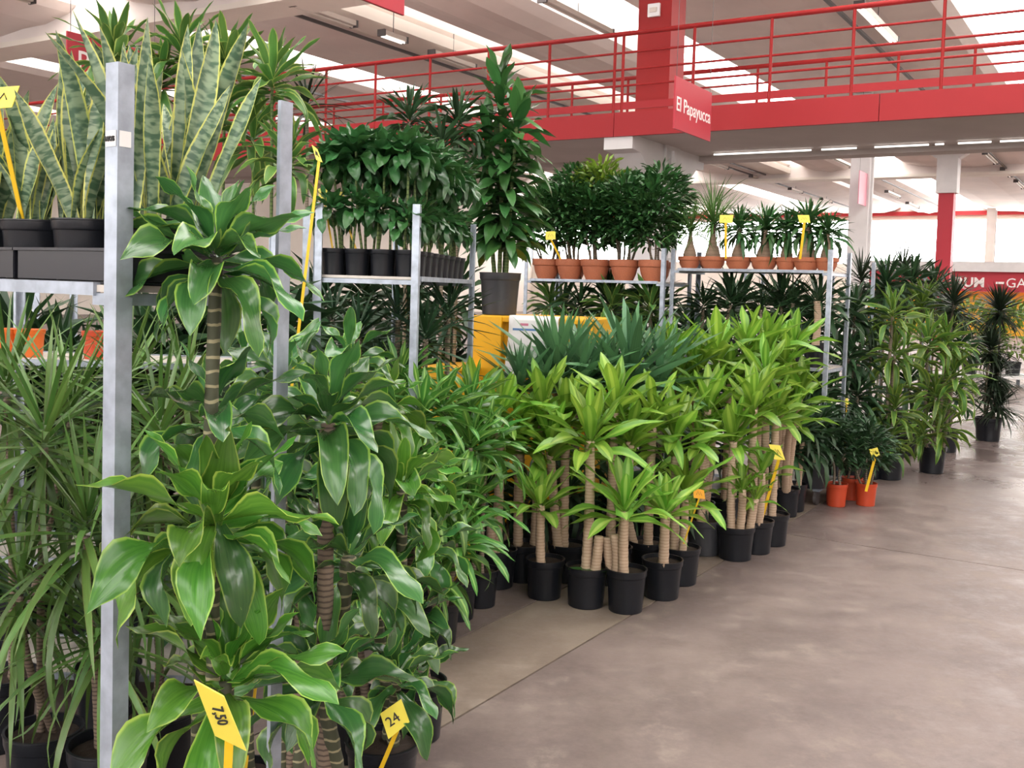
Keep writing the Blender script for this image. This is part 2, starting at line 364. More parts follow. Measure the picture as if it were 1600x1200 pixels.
def cane_mesh(p0, p1, r0_, r1_, n=8, bend=.02, seed=0, seg=10, rings=True):
    r = random.Random(seed); d = p1 - p0; bx, by = r.uniform(-bend, bend), r.uniform(-bend, bend)
    v = []; f = []; uv = []; length = d.length
    for i in range(seg + 1):
        t = i / seg; c = p0 + d * t + Vector((bx, by, 0)) * math.sin(math.pi * t); rad = r0_ + (r1_ - r0_) * t
        if rings: rad *= 1 + (.07 if i % 2 else -.03)
        for k in range(n):
            a = 2 * math.pi * k / n; v.append((c.x + math.cos(a) * rad, c.y + math.sin(a) * rad, c.z)); uv.append((k / n, t * length))
    for i in range(seg):
        for k in range(n): f.append((i * n + k, i * n + (k + 1) % n, (i + 1) * n + (k + 1) % n, (i + 1) * n + k))
    f.append(tuple(seg * n + k for k in range(n)))
    return v, f, uv
def add_cane(root, p0, p1, rad, mat, seed, n=8, bend=.02, seg=None, name='cane', r1=None):
    o = root.location
    seg = seg or max(6, min(40, int((p1 - p0).length / .022)))
    v, f, uv = cane_mesh(p0 - o, p1 - o, rad, rad * .85 if r1 is None else r1, n, bend, seed, seg)
    return link(name, mesh(name, v, f, MAT[mat], uv, True), root)
def add_head(root, kind, pos, seed, scale=1., n=None, spread=1., mat=None):
    sh, mt = KIND[kind][:2]; mt = mat or mt
    for off, az, el, ro, L, W, lv, va in head_leaves(kind, seed, scale, n, spread):
        link('leaf', leaf_mesh(sh, lv, va, mt)[0], root, mw=leaf_xform(pos - root.location + off, az, el, ro, L, W))
def leaves_joined(name, root, items, mat, sh, hi=False, stuff=True):
    """items: (pos, az, el, roll, L, W, lvl, var) in world space -> one mesh"""
    V = []; Fc = []; UV = []; n = 0
    for pos, az, el, ro, L, W, lv, va in items:
        _, v, f, uv = leaf_mesh(sh, lv, va, mat, hi)
        M = np.array(leaf_xform(pos - root.location, az, el, ro, L, W)); q = v @ M[:3, :3].T + M[:3, 3]
        V.append(q); Fc += [tuple(i + n for i in a) for a in f]; UV += uv; n += len(v)
    o = link(name, mesh(name, np.concatenate(V).tolist(), Fc, MAT[mat], UV, True), root)
    if stuff: o['kind'] = 'stuff'
    return o
def head_items(kind, pos, seed, scale=1., n=None, spread=1.):
    return [(pos + o, az, el, ro, L, W, lv, va) for o, az, el, ro, L, W, lv, va in head_leaves(kind, seed, scale, n, spread)]
def bush_items(c, rad, n, L, W, seed, up=.3):
    r = random.Random(seed); out = []
    for i in range(n):
        u = r.uniform(-.75, 1); az = r.uniform(0, 6.283); k = r.uniform(.45, 1) ** .6
        d = Vector((math.cos(az) * math.sqrt(1 - u * u), math.sin(az) * math.sqrt(1 - u * u), u))
        p = Vector(c) + Vector((d.x * rad[0], d.y * rad[0], d.z * rad[1])) * k
        out.append((p, az + r.uniform(-.6, .6), math.asin(u) * .5 + up + r.uniform(-.5, .4), r.uniform(-.6, .6), L * r.uniform(.7, 1.2), W * r.uniform(.8, 1.2), r.choice((0, 1, 1, 2)), r.randrange(3)))
    return out

# ------------------------------------------------------------------ pots
POTS = {}
def pot_meshes(style, mat):
    key = (style, mat)
    if key not in POTS:
        if style == 'bowl': pr = [(.0, 0), (.52, 0), (.60, .03), (.80, .35), (.88, .62), (.885, .66), (.97, .68), (1.0, .74), (1.0, .98), (.97, 1), (.90, 1), (.88, .86)]
        else: pr = [(.0, 0), (.78, 0), (.81, .02), (.85, .35), (.915, .80), (.925, .82), (.95, .83), (.97, .86), (.98, .97), (1.0, .98), (1.0, 1), (.93, 1), (.91, .9)]
        v, f = lathe(pr, 28); a = mesh('pot', v, f, MAT[mat], smooth=True); a.set_sharp_from_angle(angle=.6)
        zz = .9; r = random.Random(3); v = [(0, 0, zz + .03)]; f = []
        for j, q in enumerate((.3, .6, .92)):
            for k in range(20): a_ = 6.2832 * k / 20; v.append((q * .985 * math.cos(a_), q * .985 * math.sin(a_), zz + r.uniform(-.02, .03) * (q < .9)))
        for k in range(20): f.append((0, 1 + k, 1 + (k + 1) % 20))
        for j in range(2):
            for k in range(20): f.append((1 + j * 20 + k, 21 + j * 20 + k, 21 + j * 20 + (k + 1) % 20, 1 + j * 20 + (k + 1) % 20))
        POTS[key] = (a, mesh('soil', v, f, MAT['soil'], smooth=True))
    return POTS[key]
def add_pot(root, dia, h, mat='black_pot', style='pot'):
    a, b = pot_meshes(style, mat)
    p = link('pot', a, root, mw=Matrix.Diagonal((dia / 2, dia / 2, h, 1)))
    s = link('soil', b, p)
    return p
def base_at(px, Y, z):
    p = at(px, 500, Y)      # vertical line through the pixel column, near mid height
    return Vector((p.x, p.y, z))
def floor_px(px, py, z=0.): return atz(px, py, z)

FOOT = []
def ground(p):
    for c0, ux, lx, uy, ly in FOOT:
        d = Vector((p.x, p.y, 0)) - c0
        if -.05 < d.dot(ux) < lx + .05 and -.05 < d.dot(uy) < ly + .05: return .14
    return 0.
def potted(name, label, cat, base, dia, h, canes, pot='black_pot', style='pot', group=None, cane='cane_pale', rad=.022, seed=1, joined=False, spread_base=.5, bend=.02):
    """canes: list of (kind, head position, scale, n, options) ; kind None = a bare cut cane"""
    base = Vector(base)
    if abs(base.z) < 1e-4: base.z = ground(base)
    root = thing(name, label, cat, base, group)
    add_pot(root, dia, h, pot, style)
    r = random.Random(seed); joint = {}
    for i, c in enumerate(canes):
        kind, pos, sc, n = c[:4]; op = c[4] if len(c) > 4 else {}
        a = r.uniform(0, 6.28) if 'ang' not in op else op['ang']; rr_ = 0 if len(canes) == 1 else dia * .5 * spread_base * r.uniform(.5, 1)
        p0 = base + Vector((math.cos(a) * rr_, math.sin(a) * rr_, h * .88))
        if op.get('under'): p0 = Vector((pos.x * .75 + base.x * .25, pos.y * .75 + base.y * .25, base.z + h * .88)); v_ = p0 - base; v_.z = 0; v_ *= min(1, dia * .36 / max(v_.length, 1e-4)); p0 = base + v_ + Vector((0, 0, h * .88))
        if not op.get('nocane'):
            cr = op.get('rad', rad); add_cane(root, p0, pos, cr, op.get('cane', cane), seed * 31 + i, 8 if rad > .008 else 6, op.get('bend', bend))
        if kind:
            if joined or op.get('joined'):
                k_ = (KIND[kind][0], op.get('mat', KIND[kind][1])); joint.setdefault(k_, []).extend(head_items(kind, pos, seed * 101 + i, sc, n, op.get('spread', 1)))
            else: add_head(root, kind, pos, seed * 101 + i, sc, n, op.get('spread', 1), op.get('mat'))
    for (sh, mt), it in joint.items(): leaves_joined('foliage', root, it, mt, sh)
    return root

ORD = ('leftmost', 'second from the left', 'third from the left', 'fourth from the left', 'fifth from the left', 'sixth from the left', 'seventh from the left', 'eighth from the left', 'ninth from the left')

# ------------------------------------------------------------------ text
def text_mesh(txt, size, mat, bold=0.):
    c = bpy.data.curves.new('t', 'FONT'); c.body = txt; c.size = size; c.offset = bold; c.extrude = .002; c.resolution_u = 3
    o = bpy.data.objects.new('t', c); COL.objects.link(o)
    dg = bpy.context.evaluated_depsgraph_get(); me = bpy.data.meshes.new_from_object(o.evaluated_get(dg))
    bpy.data.objects.remove(o); bpy.data.curves.remove(c)
    me.materials.clear(); me.materials.append(mat); me.name = 'lettering'
    return me

# ================================================================== THE HALL
T0, T1, S0, S1 = -20., 60., -36., 30.
fl = thing('floor', 'mottled grey brown concrete floor of the hall with dark joints', 'floor', kind='structure')
MB().stbox(S0, S1, T0, T1, -.12, -.012).build('floor_base', MAT['joint'], fl)
SC, G = -2.05, .009
for s0, s1, mt in ((S0, -2.52, 'concrete'), (-2.52, SC, 'concrete_tan'), (SC, 4.2, 'concrete'), (4.2, 12, 'concrete'), (12, S1, 'concrete')):
    ts = [T0, -4.4, 6.58, 17.6, 28.6, T1] if mt == 'concrete' else [T0, T1]
    for t0, t1 in zip(ts[:-1], ts[1:]):
        MB().stbox(s0 + (G if mt == 'concrete' else 0), s1 - (G if mt == 'concrete' else 0), t0 + G * .6, t1 - G * .6, -.012, 0).build('concrete_slab', MAT[mt], fl)

ce = thing('ceiling', 'grey concrete roof panels with bright skylight strips between them', 'ceiling', kind='structure')
GAPS = [(-29.9, -28.7), (-23.6, -22.4), (-17.4, -16.2), (-12.15, -11.85), (-9.5, -8.2), (-3.1, -1.0), (3.2, 5.3), (9.5, 11.6), (15.8, 17.9), (22.1, 24.2)]
TS = [T0, -7.5, 12.45, 26, 39.8, T1]
cur = S0
for g0, g1 in GAPS + [(S1, S1)]:
    w_ = g0 - cur
    prof = [(cur, 6.95), (cur + .08, 6.62), (cur + .3, 6.5)] + [(cur + .3 + (w_ - .6) * k / 6, 6.5 - .16 * math.sin(math.pi * k / 6) - (.05 if k % 2 else 0)) for k in range(1, 6)] + [(g0 - .3, 6.5), (g0 - .08, 6.62), (g0, 6.95)]
    for t0, t1 in zip(TS[:-1], TS[1:]):
        b = MB(); n = len(prof)
        b.add([S(s, t0, z) for s, z in prof] + [S(s, t1, z) for s, z in prof] + [S(s, t0, 7.1) for s, z in prof] + [S(s, t1, 7.1) for s, z in prof],
              [(i, i + 1, n + i + 1, n + i) for i in range(n - 1)] + [(2 * n + i, 3 * n + i, 3 * n + i + 1, 2 * n + i + 1) for i in range(n - 1)] + [(0, n, 3 * n, 2 * n), (n - 1, 3 * n - 1, 4 * n - 1, 2 * n - 1)])
        b.build('roof_panel', MAT['ceiling'], ce)
        if g1 > g0: MB().stbox(g0 - .05, g1 + .05, t0, t1, 6.96, 7.0).build('skylight', MAT['skylight'], ce)
    cur = g1
MB().stbox(-13.0, -12.17, 12.8, 39.4, 6.28, 6.5).build('roof_beam', MAT['cream'], ce)
for t in (12.15, 39.5, -7.8):
    MB().stbox(S0, S1, t, t + .6, 6.1, 6.75).build('girder', MAT['ceiling'], ce)
for t in (12.13, 39.48):
    MB().stbox(S0, S1, t - .1, t + .7, 6.02, 6.12).build('girder_flange', MAT['cream'], ce)

def wall_with_band(wname, wlabel, nname, nlabel, quad):
    wl = thing(wname, wlabel, 'wall', kind='structure'); nw_ = thing(nname, nlabel, 'window', kind='structure')
    quad(0, 3.5).build('wall_lower', MAT['cream'], wl); quad(5.97, 7.1).build('wall_upper', MAT['cream'], wl)
    return wl, nw_
wf, wn = wall_with_band('wall_far', 'cream end wall of the hall below and above the window band', 'window_1', 'long overexposed window band across the far wall',
                        lambda z0, z1: MB().stbox(S0, S1, T1, T1 + .3, z0, z1))
MB().stbox(S0, S1, T1 - .25, T1, 6.2, 6.42).build('red_strip', MAT['red_panel'], wf)
k = S0
while k < S1 - .1:
    MB().stbox(k + .05, min(k + 4.4, S1) - .05, T1 + .1, T1 + .14, 3.52, 4.72).build('pane', MAT['window_and_fill_glow'], wn)
    MB().stbox(k + .05, min(k + 4.4, S1) - .05, T1 + .1, T1 + .14, 4.78, 5.95).build('pane', MAT['window_and_fill_glow'], wn)
    MB().stbox(k - .05, k + .05, T1 + .05, T1 + .2, 3.5, 5.97).build('mullion', MAT['white_paint'], wn)
    k += 4.4
MB().stbox(S0, S1, T1 + .05, T1 + .2, 4.72, 4.78).build('transom', MAT['white_paint'], wn)
for nm, lab, q, n2 in (('wall_right', 'cream right wall of the hall, outside the picture', (S1, S1 + .3, T0, T1), 'closed_band_right'),
                       ('wall_back', 'cream wall of the hall behind the viewer', (S0, S1, T0 - .3, T0), 'fill_band_back'),
                       ('wall_left', 'cream left wall of the hall behind the plants', (S0 - .3, S0, T0, T1), 'closed_band_left')):
    a_, b_ = wall_with_band(nm, lab, n2, 'window band along the ' + nm.replace('_', ' '), lambda z0, z1, q=q: MB().stbox(*q, z0, z1))
    MB().stbox(q[0] + .1, q[1] - .1, q[2] + .1, q[3] - .1, 3.5, 5.97).build('pane', MAT['window_and_fill_glow'] if nm == 'wall_back' else MAT['cream'], b_)  # back band is an added glowing fill light; side bands are solid cream

# ------------------------------------------------------------------ balcony with railings
bal = thing('balcony', 'red balcony walkway with tubular railings crossing the hall', 'balcony', kind='structure')
BS0, BS1, TF, TR_ = -20., 8., 11.42, 13.95
MB().stbox(BS0, BS1, TF + .06, 13.62, 3.47, 3.66).build('soffit_slab', MAT['soffit'], bal)
MB().stbox(BS0, BS1, 13.62, TR_, 3.40, 3.74).build('rear_beam', MAT['soffit'], bal)
seams = [BS0, -17, -14.0, -10.4, att(959, 195, TF).dot(B), -2.6, .9, 4.4, BS1]
for s0, s1 in zip(seams[:-1], seams[1:]):
    MB().stbox(s0 + .004, s1 - .004, TF, TF + .06, 3.45, 3.74).build('fascia_panel', MAT['red_panel'], bal)
MB().stbox(BS0, BS1, TR_, TR_ + .05, 3.5, 3.74).build('rear_fascia', MAT['red_panel'], bal)
for tt, pxs in ((TF + .05, (350, 430, 510, 587, 672, 763, 858, 960, 973, 1083, 1203, 1331, 1471, 1625)), (TR_ - .08, (400, 455, 523, 600, 690, 783, 895, 982, 1184, 1291, 1403, 1522, 1650))):
    for z, r_ in ((4.70, .03), (4.47, .014), (4.265, .014), (4.07, .014)):
        MB().tube([S(BS0, tt, z), S(BS1, tt, z)], r_, 10).build('handrail' if r_ > .02 else 'rail', MAT['red_paint'], bal, smooth=True)
    MB().stbox(BS0, BS1, tt - .01, tt + .01, 3.78, 3.868).build('kick_board', MAT['red_panel'], bal)
    for px in pxs:
        s_ = att(px, 120, tt).dot(B)
        MB().tube([S(s_, tt, 3.6), S(s_, tt, 4.7)], .019, 8).build('baluster', MAT['red_paint'], bal, smooth=True)

# ------------------------------------------------------------------ pillars
pl = thing('pillar', 'square pillar carrying the balcony, red above the walkway and white below', 'pillar', kind='structure')
MB().stbox(-5.94, -5.47, 12.4, 12.86, 3.66, 6.12).build('upper_shaft', MAT['red_paint'], pl)
MB().stbox(-5.94, -5.47, 12.4, 12.86, 0, 3.47).build('lower_shaft', MAT['white_paint'], pl)
for sg, t_e in ((-1, 11.46), (1, 13.8)):
    t_p = 12.4 if sg < 0 else 12.86
    b = MB(); pts = [(t_p, 3.47), (t_e, 3.47), (t_e, 3.30), (t_e - sg * .25, 3.28), (t_p, 2.78)]
    v = [S(-5.90, t, z) for t, z in pts] + [S(-5.51, t, z) for t, z in pts]
    b.add(v, [(0, 1, 2, 3, 4), (9, 8, 7, 6, 5)] + [(i, 5 + i, 5 + (i + 1) % 5, (i + 1) % 5) for i in range(5)]).build('bracket', MAT['white_paint'], pl)
MB().stbox(-5.44, -5.40, 12.5, 12.56, 2.0, 3.4).build('cable_conduit', MAT['white_paint'], pl)
def far_pillar(px, Y, wd, red, label):
    c = at(px, 330, Y); s_, t_ = c.dot(B), c.dot(A); p = thing('pillar', label, 'pillar', kind='structure')
    if red:
        MB().stbox(s_ - wd / 2, s_ + wd / 2, t_, t_ + wd, 0, 5.0).build('shaft', MAT['red_sign'], p)
        MB().stbox(s_ - wd * .68, s_ + wd * .68, t_ - wd * .15, t_ + wd * 1.15, 5.0, 6.1).build('capital', MAT['white_paint'], p)
        b = MB(); z0, z1 = 6.1, 6.5; a_, c_ = wd * .7, wd * 2
        b.hexa([S(s_ - a_, t_ + wd, z0), S(s_ - a_, t_, z0), S(s_ + a_, t_, z0), S(s_ + a_, t_ + wd, z0), S(s_ - c_, t_ + wd, z1), S(s_ - c_, t_, z1), S(s_ + c_, t_, z1), S(s_ + c_, t_ + wd, z1)]).build('haunch', MAT['white_paint'], p)
    else:
        MB().stbox(s_ - wd / 2, s_ + wd / 2, t_, t_ + wd, 0, 6.3).build('shaft', MAT['white_paint'], p)
        MB().stbox(s_ + wd / 2, s_ + wd / 2 + .05, t_ + wd * .3, t_ + wd * .5, 0, 6.2).build('drainpipe', MAT['white_paint'], p)
far_pillar(1341, 24, .44, False, 'tall white pillar beyond the balcony with a pink sign beside it')
far_pillar(1477, 33, .46, True, 'crimson pillar with a white capital in front of the far windows')
far_pillar(1549, 52, .40, False, 'slim white pillar against the far windows near the right edge')

# ------------------------------------------------------------------ strip lamps
def lamp(px0, py0, px1, py1, z, label, group, two=False, s=None):
    p, q = atz(px0, py0, z), atz(px1, py1, z); s_ = s if s is not None else (p.dot(B) + q.dot(B)) / 2
    t0, t1 = p.dot(A), q.dot(A); t1 = min(t1, t0 + 2.6)
    o = thing('strip_lamp', label, 'lamp', S(s_, t0, z), group)
    L = t1 - t0; og = S(s_, t0, z)
    def bx(a, b, c, d, e, f): return MB().hexa([B * a + A * d + Vector((0, 0, e)), B * a + A * c + Vector((0, 0, e)), B * b + A * c + Vector((0, 0, e)), B * b + A * d + Vector((0, 0, e)), B * a + A * d + Vector((0, 0, f)), B * a + A * c + Vector((0, 0, f)), B * b + A * c + Vector((0, 0, f)), B * b + A * d + Vector((0, 0, f))])
    bx(-.07, .07, 0, L, 0, .08).build('housing', MAT['lamp_housing'], o)
    bx(-.085, .085, -.02, .02, -.03, .09).build('end_cap', MAT['dark_metal'], o); bx(-.085, .085, L - .02, L + .02, -.03, .09).build('end_cap', MAT['dark_metal'], o)
    for k in ((-.035, .035) if two else (0,)):
        MB().tube([B * k + A * .04 + Vector((0, 0, -.022)), B * k + A * (L - .04) + Vector((0, 0, -.022))], .016, 8).build('tube', MAT['tube_and_gap_glow'] if two else MAT['lamp_housing'], o, smooth=True)
    MB().tube([A * L * .5 + Vector((0, 0, .08)), A * L * .5 + Vector((0, 0, .55))], .008, 6).build('hanger', MAT['dark_metal'], o)
lamp(466, 6, 545, 42, 6.05, 'long cream strip lamp at the top, left of the cut-off red sign', None)
lamp(594, 54, 634, 66, 6.05, 'short lit strip lamp on the dark rail above the railing', None, True)
lamp(679, 84, 735, 108, 6.05, 'strip lamp seen through the balcony railing behind the big dracaena top', None)
lamp(210, 45, 258, 62, 6.05, 'cream strip lamp above the snake plants', None)
lamp(20, -6, 48, 4, 6.05, 'strip lamp cut off by the top left corner', None)
lamp(856, 0, 945, 55, 6.05, 'strip lamp beside the bright skylight left of the red pillar', None)
lamp(1345, 10, 1395, 66, 6.05, 'strip lamp high behind the railing on the right', None, True)
for i, (x, y, x1, y1) in enumerate(((1111, 254, 1135, 264), (1175, 276, 1190, 283), (1225, 296, 1238, 302), (1268, 312, 1278, 317))):
    lamp(x, y, x1, y1, 6.15, 'small strip lamp on the long thin rail beyond the balcony, ' + ('nearest the white bracket', 'second along', 'third along', 'farthest along')[i], 'strip lamps on the far rail', s=-13.55)
for i, (x, y, x1, y1) in enumerate(((1305, 247, 1330, 264), (1390, 300, 1408, 312), (1420, 318, 1434, 326))):
    lamp(x, y, x1, y1, 6.15, 'far strip lamp ' + ('left of the tall white pillar', 'just right of the tall white pillar', 'between the white and the crimson pillars')[i], 'strip lamps between the far pillars', s=None)
for i, (x, y, x1, y1) in enumerate(((1543, 240, 1562, 260), (1566, 265, 1576, 276), (1585, 284, 1596, 296))):
    lamp(x, y, x1, y1, 6.15, 'far strip lamp right of the crimson pillar, ' + ('nearest', 'middle', 'farthest')[i] + ' of three', 'strip lamps at the far right', s=-4.7)
for s_, t0, t1, lab in ((-13.02, 12.8, 39, 'dark cable rail under the roof above the left railing'), (-13.55, 34, 58, 'thin cable rail with small lamps beyond the balcony'), (-4.62, 13, 58, 'cable rail running under the roof on the right'), (-9.3, 34, 58, 'cable rail passing behind the tall white pillar'), (-17.9, 13, 30, 'cable rail above the snake plants')):
    tag(MB().stbox(s_ - .03, s_ + .03, t0, t1, 6.2, 6.25).build('cable_rail', MAT['dark_metal']), lab, 'cable rail')
for i, (x0, y0, x1, y1) in enumerate(((1096, 236, 1257, 231), (1273, 230, 1328, 227), (1359, 227, 1445, 223), (1456, 223, 1470, 222.5), (1493, 222, 1546, 220), (1560, 219.5, 1640, 216))):  # added glowing strips imitate light coming through the gap behind the soffit
    p, q = atz(x0, y0, 3.43), atz(x1, y1, 3.43); s0, s1 = p.dot(B), q.dot(B); t_ = 13.3
    tag(MB().tube([S(s0, t_, 3.44), S(s1, t_, 3.44)], .011, 8).build('gap_glow', MAT['tube_and_gap_glow'], smooth=True), 'thin lit tube under the balcony, ' + ORD[i] + ' of the row', 'lamp', 'tubes under the balcony')

# ------------------------------------------------------------------ hanging signs
def sign(label, p, L, h, mat, txt=None, tsz=.2, toff=(.05, -.2), wires=3., bold=.0012):
    """board from p (top corner) along the aisle direction, facing the aisle"""
    M = Matrix((A, Vector((0, 0, 1)), B)).transposed().to_4x4(); M.translation = p
    o = thing('hanging_sign', label, 'sign'); o.matrix_world = M
    MB().box((L / 2, -h / 2, 0), (L, h, .02)).build('board', MAT[mat], o, bevel=.004)
    if txt:
        tm = text_mesh(txt, tsz, MAT['lettering_white'], bold); k_ = link('lettering', tm, o, loc=(toff[0], toff[1], .011)); wx = max(v_.co.x for v_ in tm.vertices)
        if wx > L - 2 * toff[0]: k_.scale.x = (L - 2 * toff[0]) / wx
    for x in (.04, L - .04): MB().tube([(x, 0, 0), (x, wires, 0)], .003, 5).build('wire', MAT['dark_metal'], o)
    return o
sign('red hanging sign reading El Papayucca in front of the balcony', at(1055, 118, 10.5), 1.0, .53, 'red_sign', 'El Papayucca', .205, (.03, -.34), 2.7)
q = atz(630, 25, 3.26); sign('red hanging sign cut off by the top edge of the picture', q - A * 1.0 + Vector((0, 0, .53)), 1.0, .53, 'red_sign', None, wires=2.7)
sign('red hanging sign half hidden behind the snake plant tips', at(104, 48, 9.4), 1.0, .53, 'red_sign', 'Po', .26, (.10, -.33), 2.7)
sign('pink hanging sign beside the tall white pillar', at(1343, 266, 23.3), .9, .75, 'pink_sign', None, wires=2.3)
# shop front band with letters, far right
pb = at(1440, 425, 50); s0 = pb.dot(B); tb = pb.dot(A)
shop = thing('shop_front', 'crimson shop front band with pale lettering under the far windows', 'shop front', S(0, 0, 0))
MB().stbox(s0 - 3, s0 + 14, tb, tb + .2, 2.05, 2.98).build('fascia_band', MAT['red_sign'], shop)
MB().stbox(s0 - 3, s0 + 14, tb - .15, tb + .3, 2.98, 3.45).build('canopy_edge', MAT['white_paint'], shop)
MB().stbox(s0 - 3, s0 + 14, tb + .6, tb + .8, 0, 2.05).build('shop_wall', MAT['yellow_bin'], shop)
Mt = Matrix((B, Vector((0, 0, 1)), -A)).transposed().to_4x4()
for tx, px, py, sz, bo in (('VRUM', 1479, 447, .62, .02), ('GALL', 1571, 449, .62, .0)):
    p = att(px, py, tb - .02); k = link('lettering', text_mesh(tx, sz, MAT['lettering_white'], bo), shop); M = Mt.copy(); M.translation = p; k.matrix_local = M
for x0, x1, y in ((1523, 1535, 441), (1556, 1569, 442)):
    a_, b_ = att(x0, y, tb), att(x1, y, tb); MB().stbox(a_.dot(B), b_.dot(B), tb - .03, tb - .005, a_.z - .05, a_.z + .05).build('lettering_dash', MAT['lettering_white'], shop)
# small white box on the red pillar
p = att(1022, 16, 12.38)
bxo = thing('alarm_box', 'small white box mounted high on the red pillar', 'box', p)
MB().box((0, 0, 0), (.17, .05, .17), (B, A, Vector((0, 0, 1)))).build('case', MAT['white_card'], bxo, bevel=.01)
MB().box(-A * .03, (.10, .02, .06), (B, A, Vector((0, 0, 1)))).build('cover_plate', MAT['lamp_housing'], bxo, bevel=.004)

# ================================================================== TROLLEYS
def trolley(label, c0, ux, lx, uy, ly, shelves, h=1.9, sticker=False):
    """c0 corner, ux/uy unit directions, lx/ly sizes; shelves: heights"""
    c0 = Vector((c0[0], c0[1], 0)); o = thing('plant_trolley', label, 'trolley', c0)
    X, Y = ux * lx, uy * ly; FOOT.append((c0, ux, lx, uy, ly))
    for i, (p, dx, dy) in enumerate(((Vector(), ux, uy), (X, -ux, uy), (Y, ux, -uy), (X + Y, -ux, -uy))):
        b = MB(); t, wd = .0035, .032
        prof = [(0, 0), (wd, 0), (wd, .009), (wd - t, .009), (wd - t, t), (t, t), (t, wd - t), (.009, wd - t), (.009, wd), (0, wd)]
        n = len(prof); v = [p + dx * a + dy * c + Vector((0, 0, z)) for z in (.12, h) for a, c in prof]
        b.add(v, [(k, (k + 1) % n, n + (k + 1) % n, n + k) for k in range(n)] + [tuple(range(n - 1, -1, -1)), tuple(range(n, 2 * n))])
        po = b.build('pole', MAT['zinc'], o); bm = bmesh.new(); bm.from_mesh(po.data); bmesh.ops.recalc_face_normals(bm, faces=bm.faces); bm.to_mesh(po.data); bm.free()
        MB().tube([p + dx * .05 + dy * .05 + Vector((0, 0, .055)) - ux * .012, p + dx * .05 + dy * .05 + Vector((0, 0, .055)) + ux * .012], .055, 14).build('wheel', MAT['dark_metal'], o, smooth=True)
    e = .034; ax = (ux, uy, Vector((0, 0, 1)))
    for z in [.14] + list(shelves):
        s = MB().box((X + Y) / 2 + Vector((0, 0, z - .006)), (lx - 2 * e, ly - .012, .012), ax).build('shelf', MAT['shelf_board'], o)
        for yy in (.006, ly - .006):
            MB().box(X / 2 + uy * yy + Vector((0, 0, z - .007)), (lx - 2 * e - .05, .014, .022), ax).build('shelf_lip', MAT['zinc'], s)
        for xx in (e + .01, lx - e - .01):
            MB().box(Y / 2 + ux * xx + Vector((0, 0, z - .024)), (.05, ly - .01, .02), ax).build('shelf_hook', MAT['zinc'], s)
    return o
nB = -B
t1c = Vector((-.655, 1.69, 0))
TR1 = trolley('galvanised plant trolley nearest the viewer carrying the snake plants', t1c, nB, 1.35, A, .40, [1.535])
# paper label on the nearest pole
st = thing('pole_sticker', 'torn white label stuck high on the nearest trolley pole', 'sticker', t1c + Vector((0, 0, 1.776)))
MB().box(nB * .016 - A * .001, (.026, .001, .026), (nB, A, Vector((0, 0, 1)))).build('paper', MAT['white_card'], st)
MB().box(A * .014 + B * .001, (.001, .022, .026), (nB, A, Vector((0, 0, 1)))).build('paper', MAT['white_card'], st)
k = link('lettering', text_mesh('NOS', .011, MAT['ink'], .0004), st); M = Matrix((B, Vector((0, 0, 1)), -A)).transposed().to_4x4(); M.translation = nB * .028 - A * .0022 - Vector((0, 0, .004)); k.matrix_local = M
PH = math.radians(8.5); d2 = Vector((math.sin(PH), math.cos(PH), 0)); e2 = Vector((-math.cos(PH), math.sin(PH), 0))
t2c = Vector((-.415, 4.45, 0))
trolley('plant trolley with a row of small black pots beside the yellow bin', t2c, d2, 1.33, e2, .47, [1.585])
t4c = Vector((1.19, 8.13, 0))
trolley('plant trolley carrying terracotta bowls of dark shrubs', t4c, nB, 1.30, A, .57, [1.0, 1.635])
t5c = Vector((2.325, 7.52, 0))
trolley('plant trolley carrying the row of bulb-trunked ponytail palms', t5c, nB, 1.27, A, .57, [1.02, 1.745])
t6c = Vector((3.47, 9.88, 0))
trolley('plant trolley behind the tall yellow-green dracaenas', t6c, nB, 1.3, A, .57, [])
t7c = Vector((5.1, 12.69, 0))
trolley('farthest plant trolley left of the spiky dark dracaena', t7c, nB, 1.3, A, .57, [])
t8c = Vector((-2.3, 4.9, 0))
trolley('plant trolley in the shade behind the small black pots', t8c, Vector((1, .1, 0)).normalized(), 1.3, Vector((-.1, 1, 0)).normalized(), .57, [1.0])
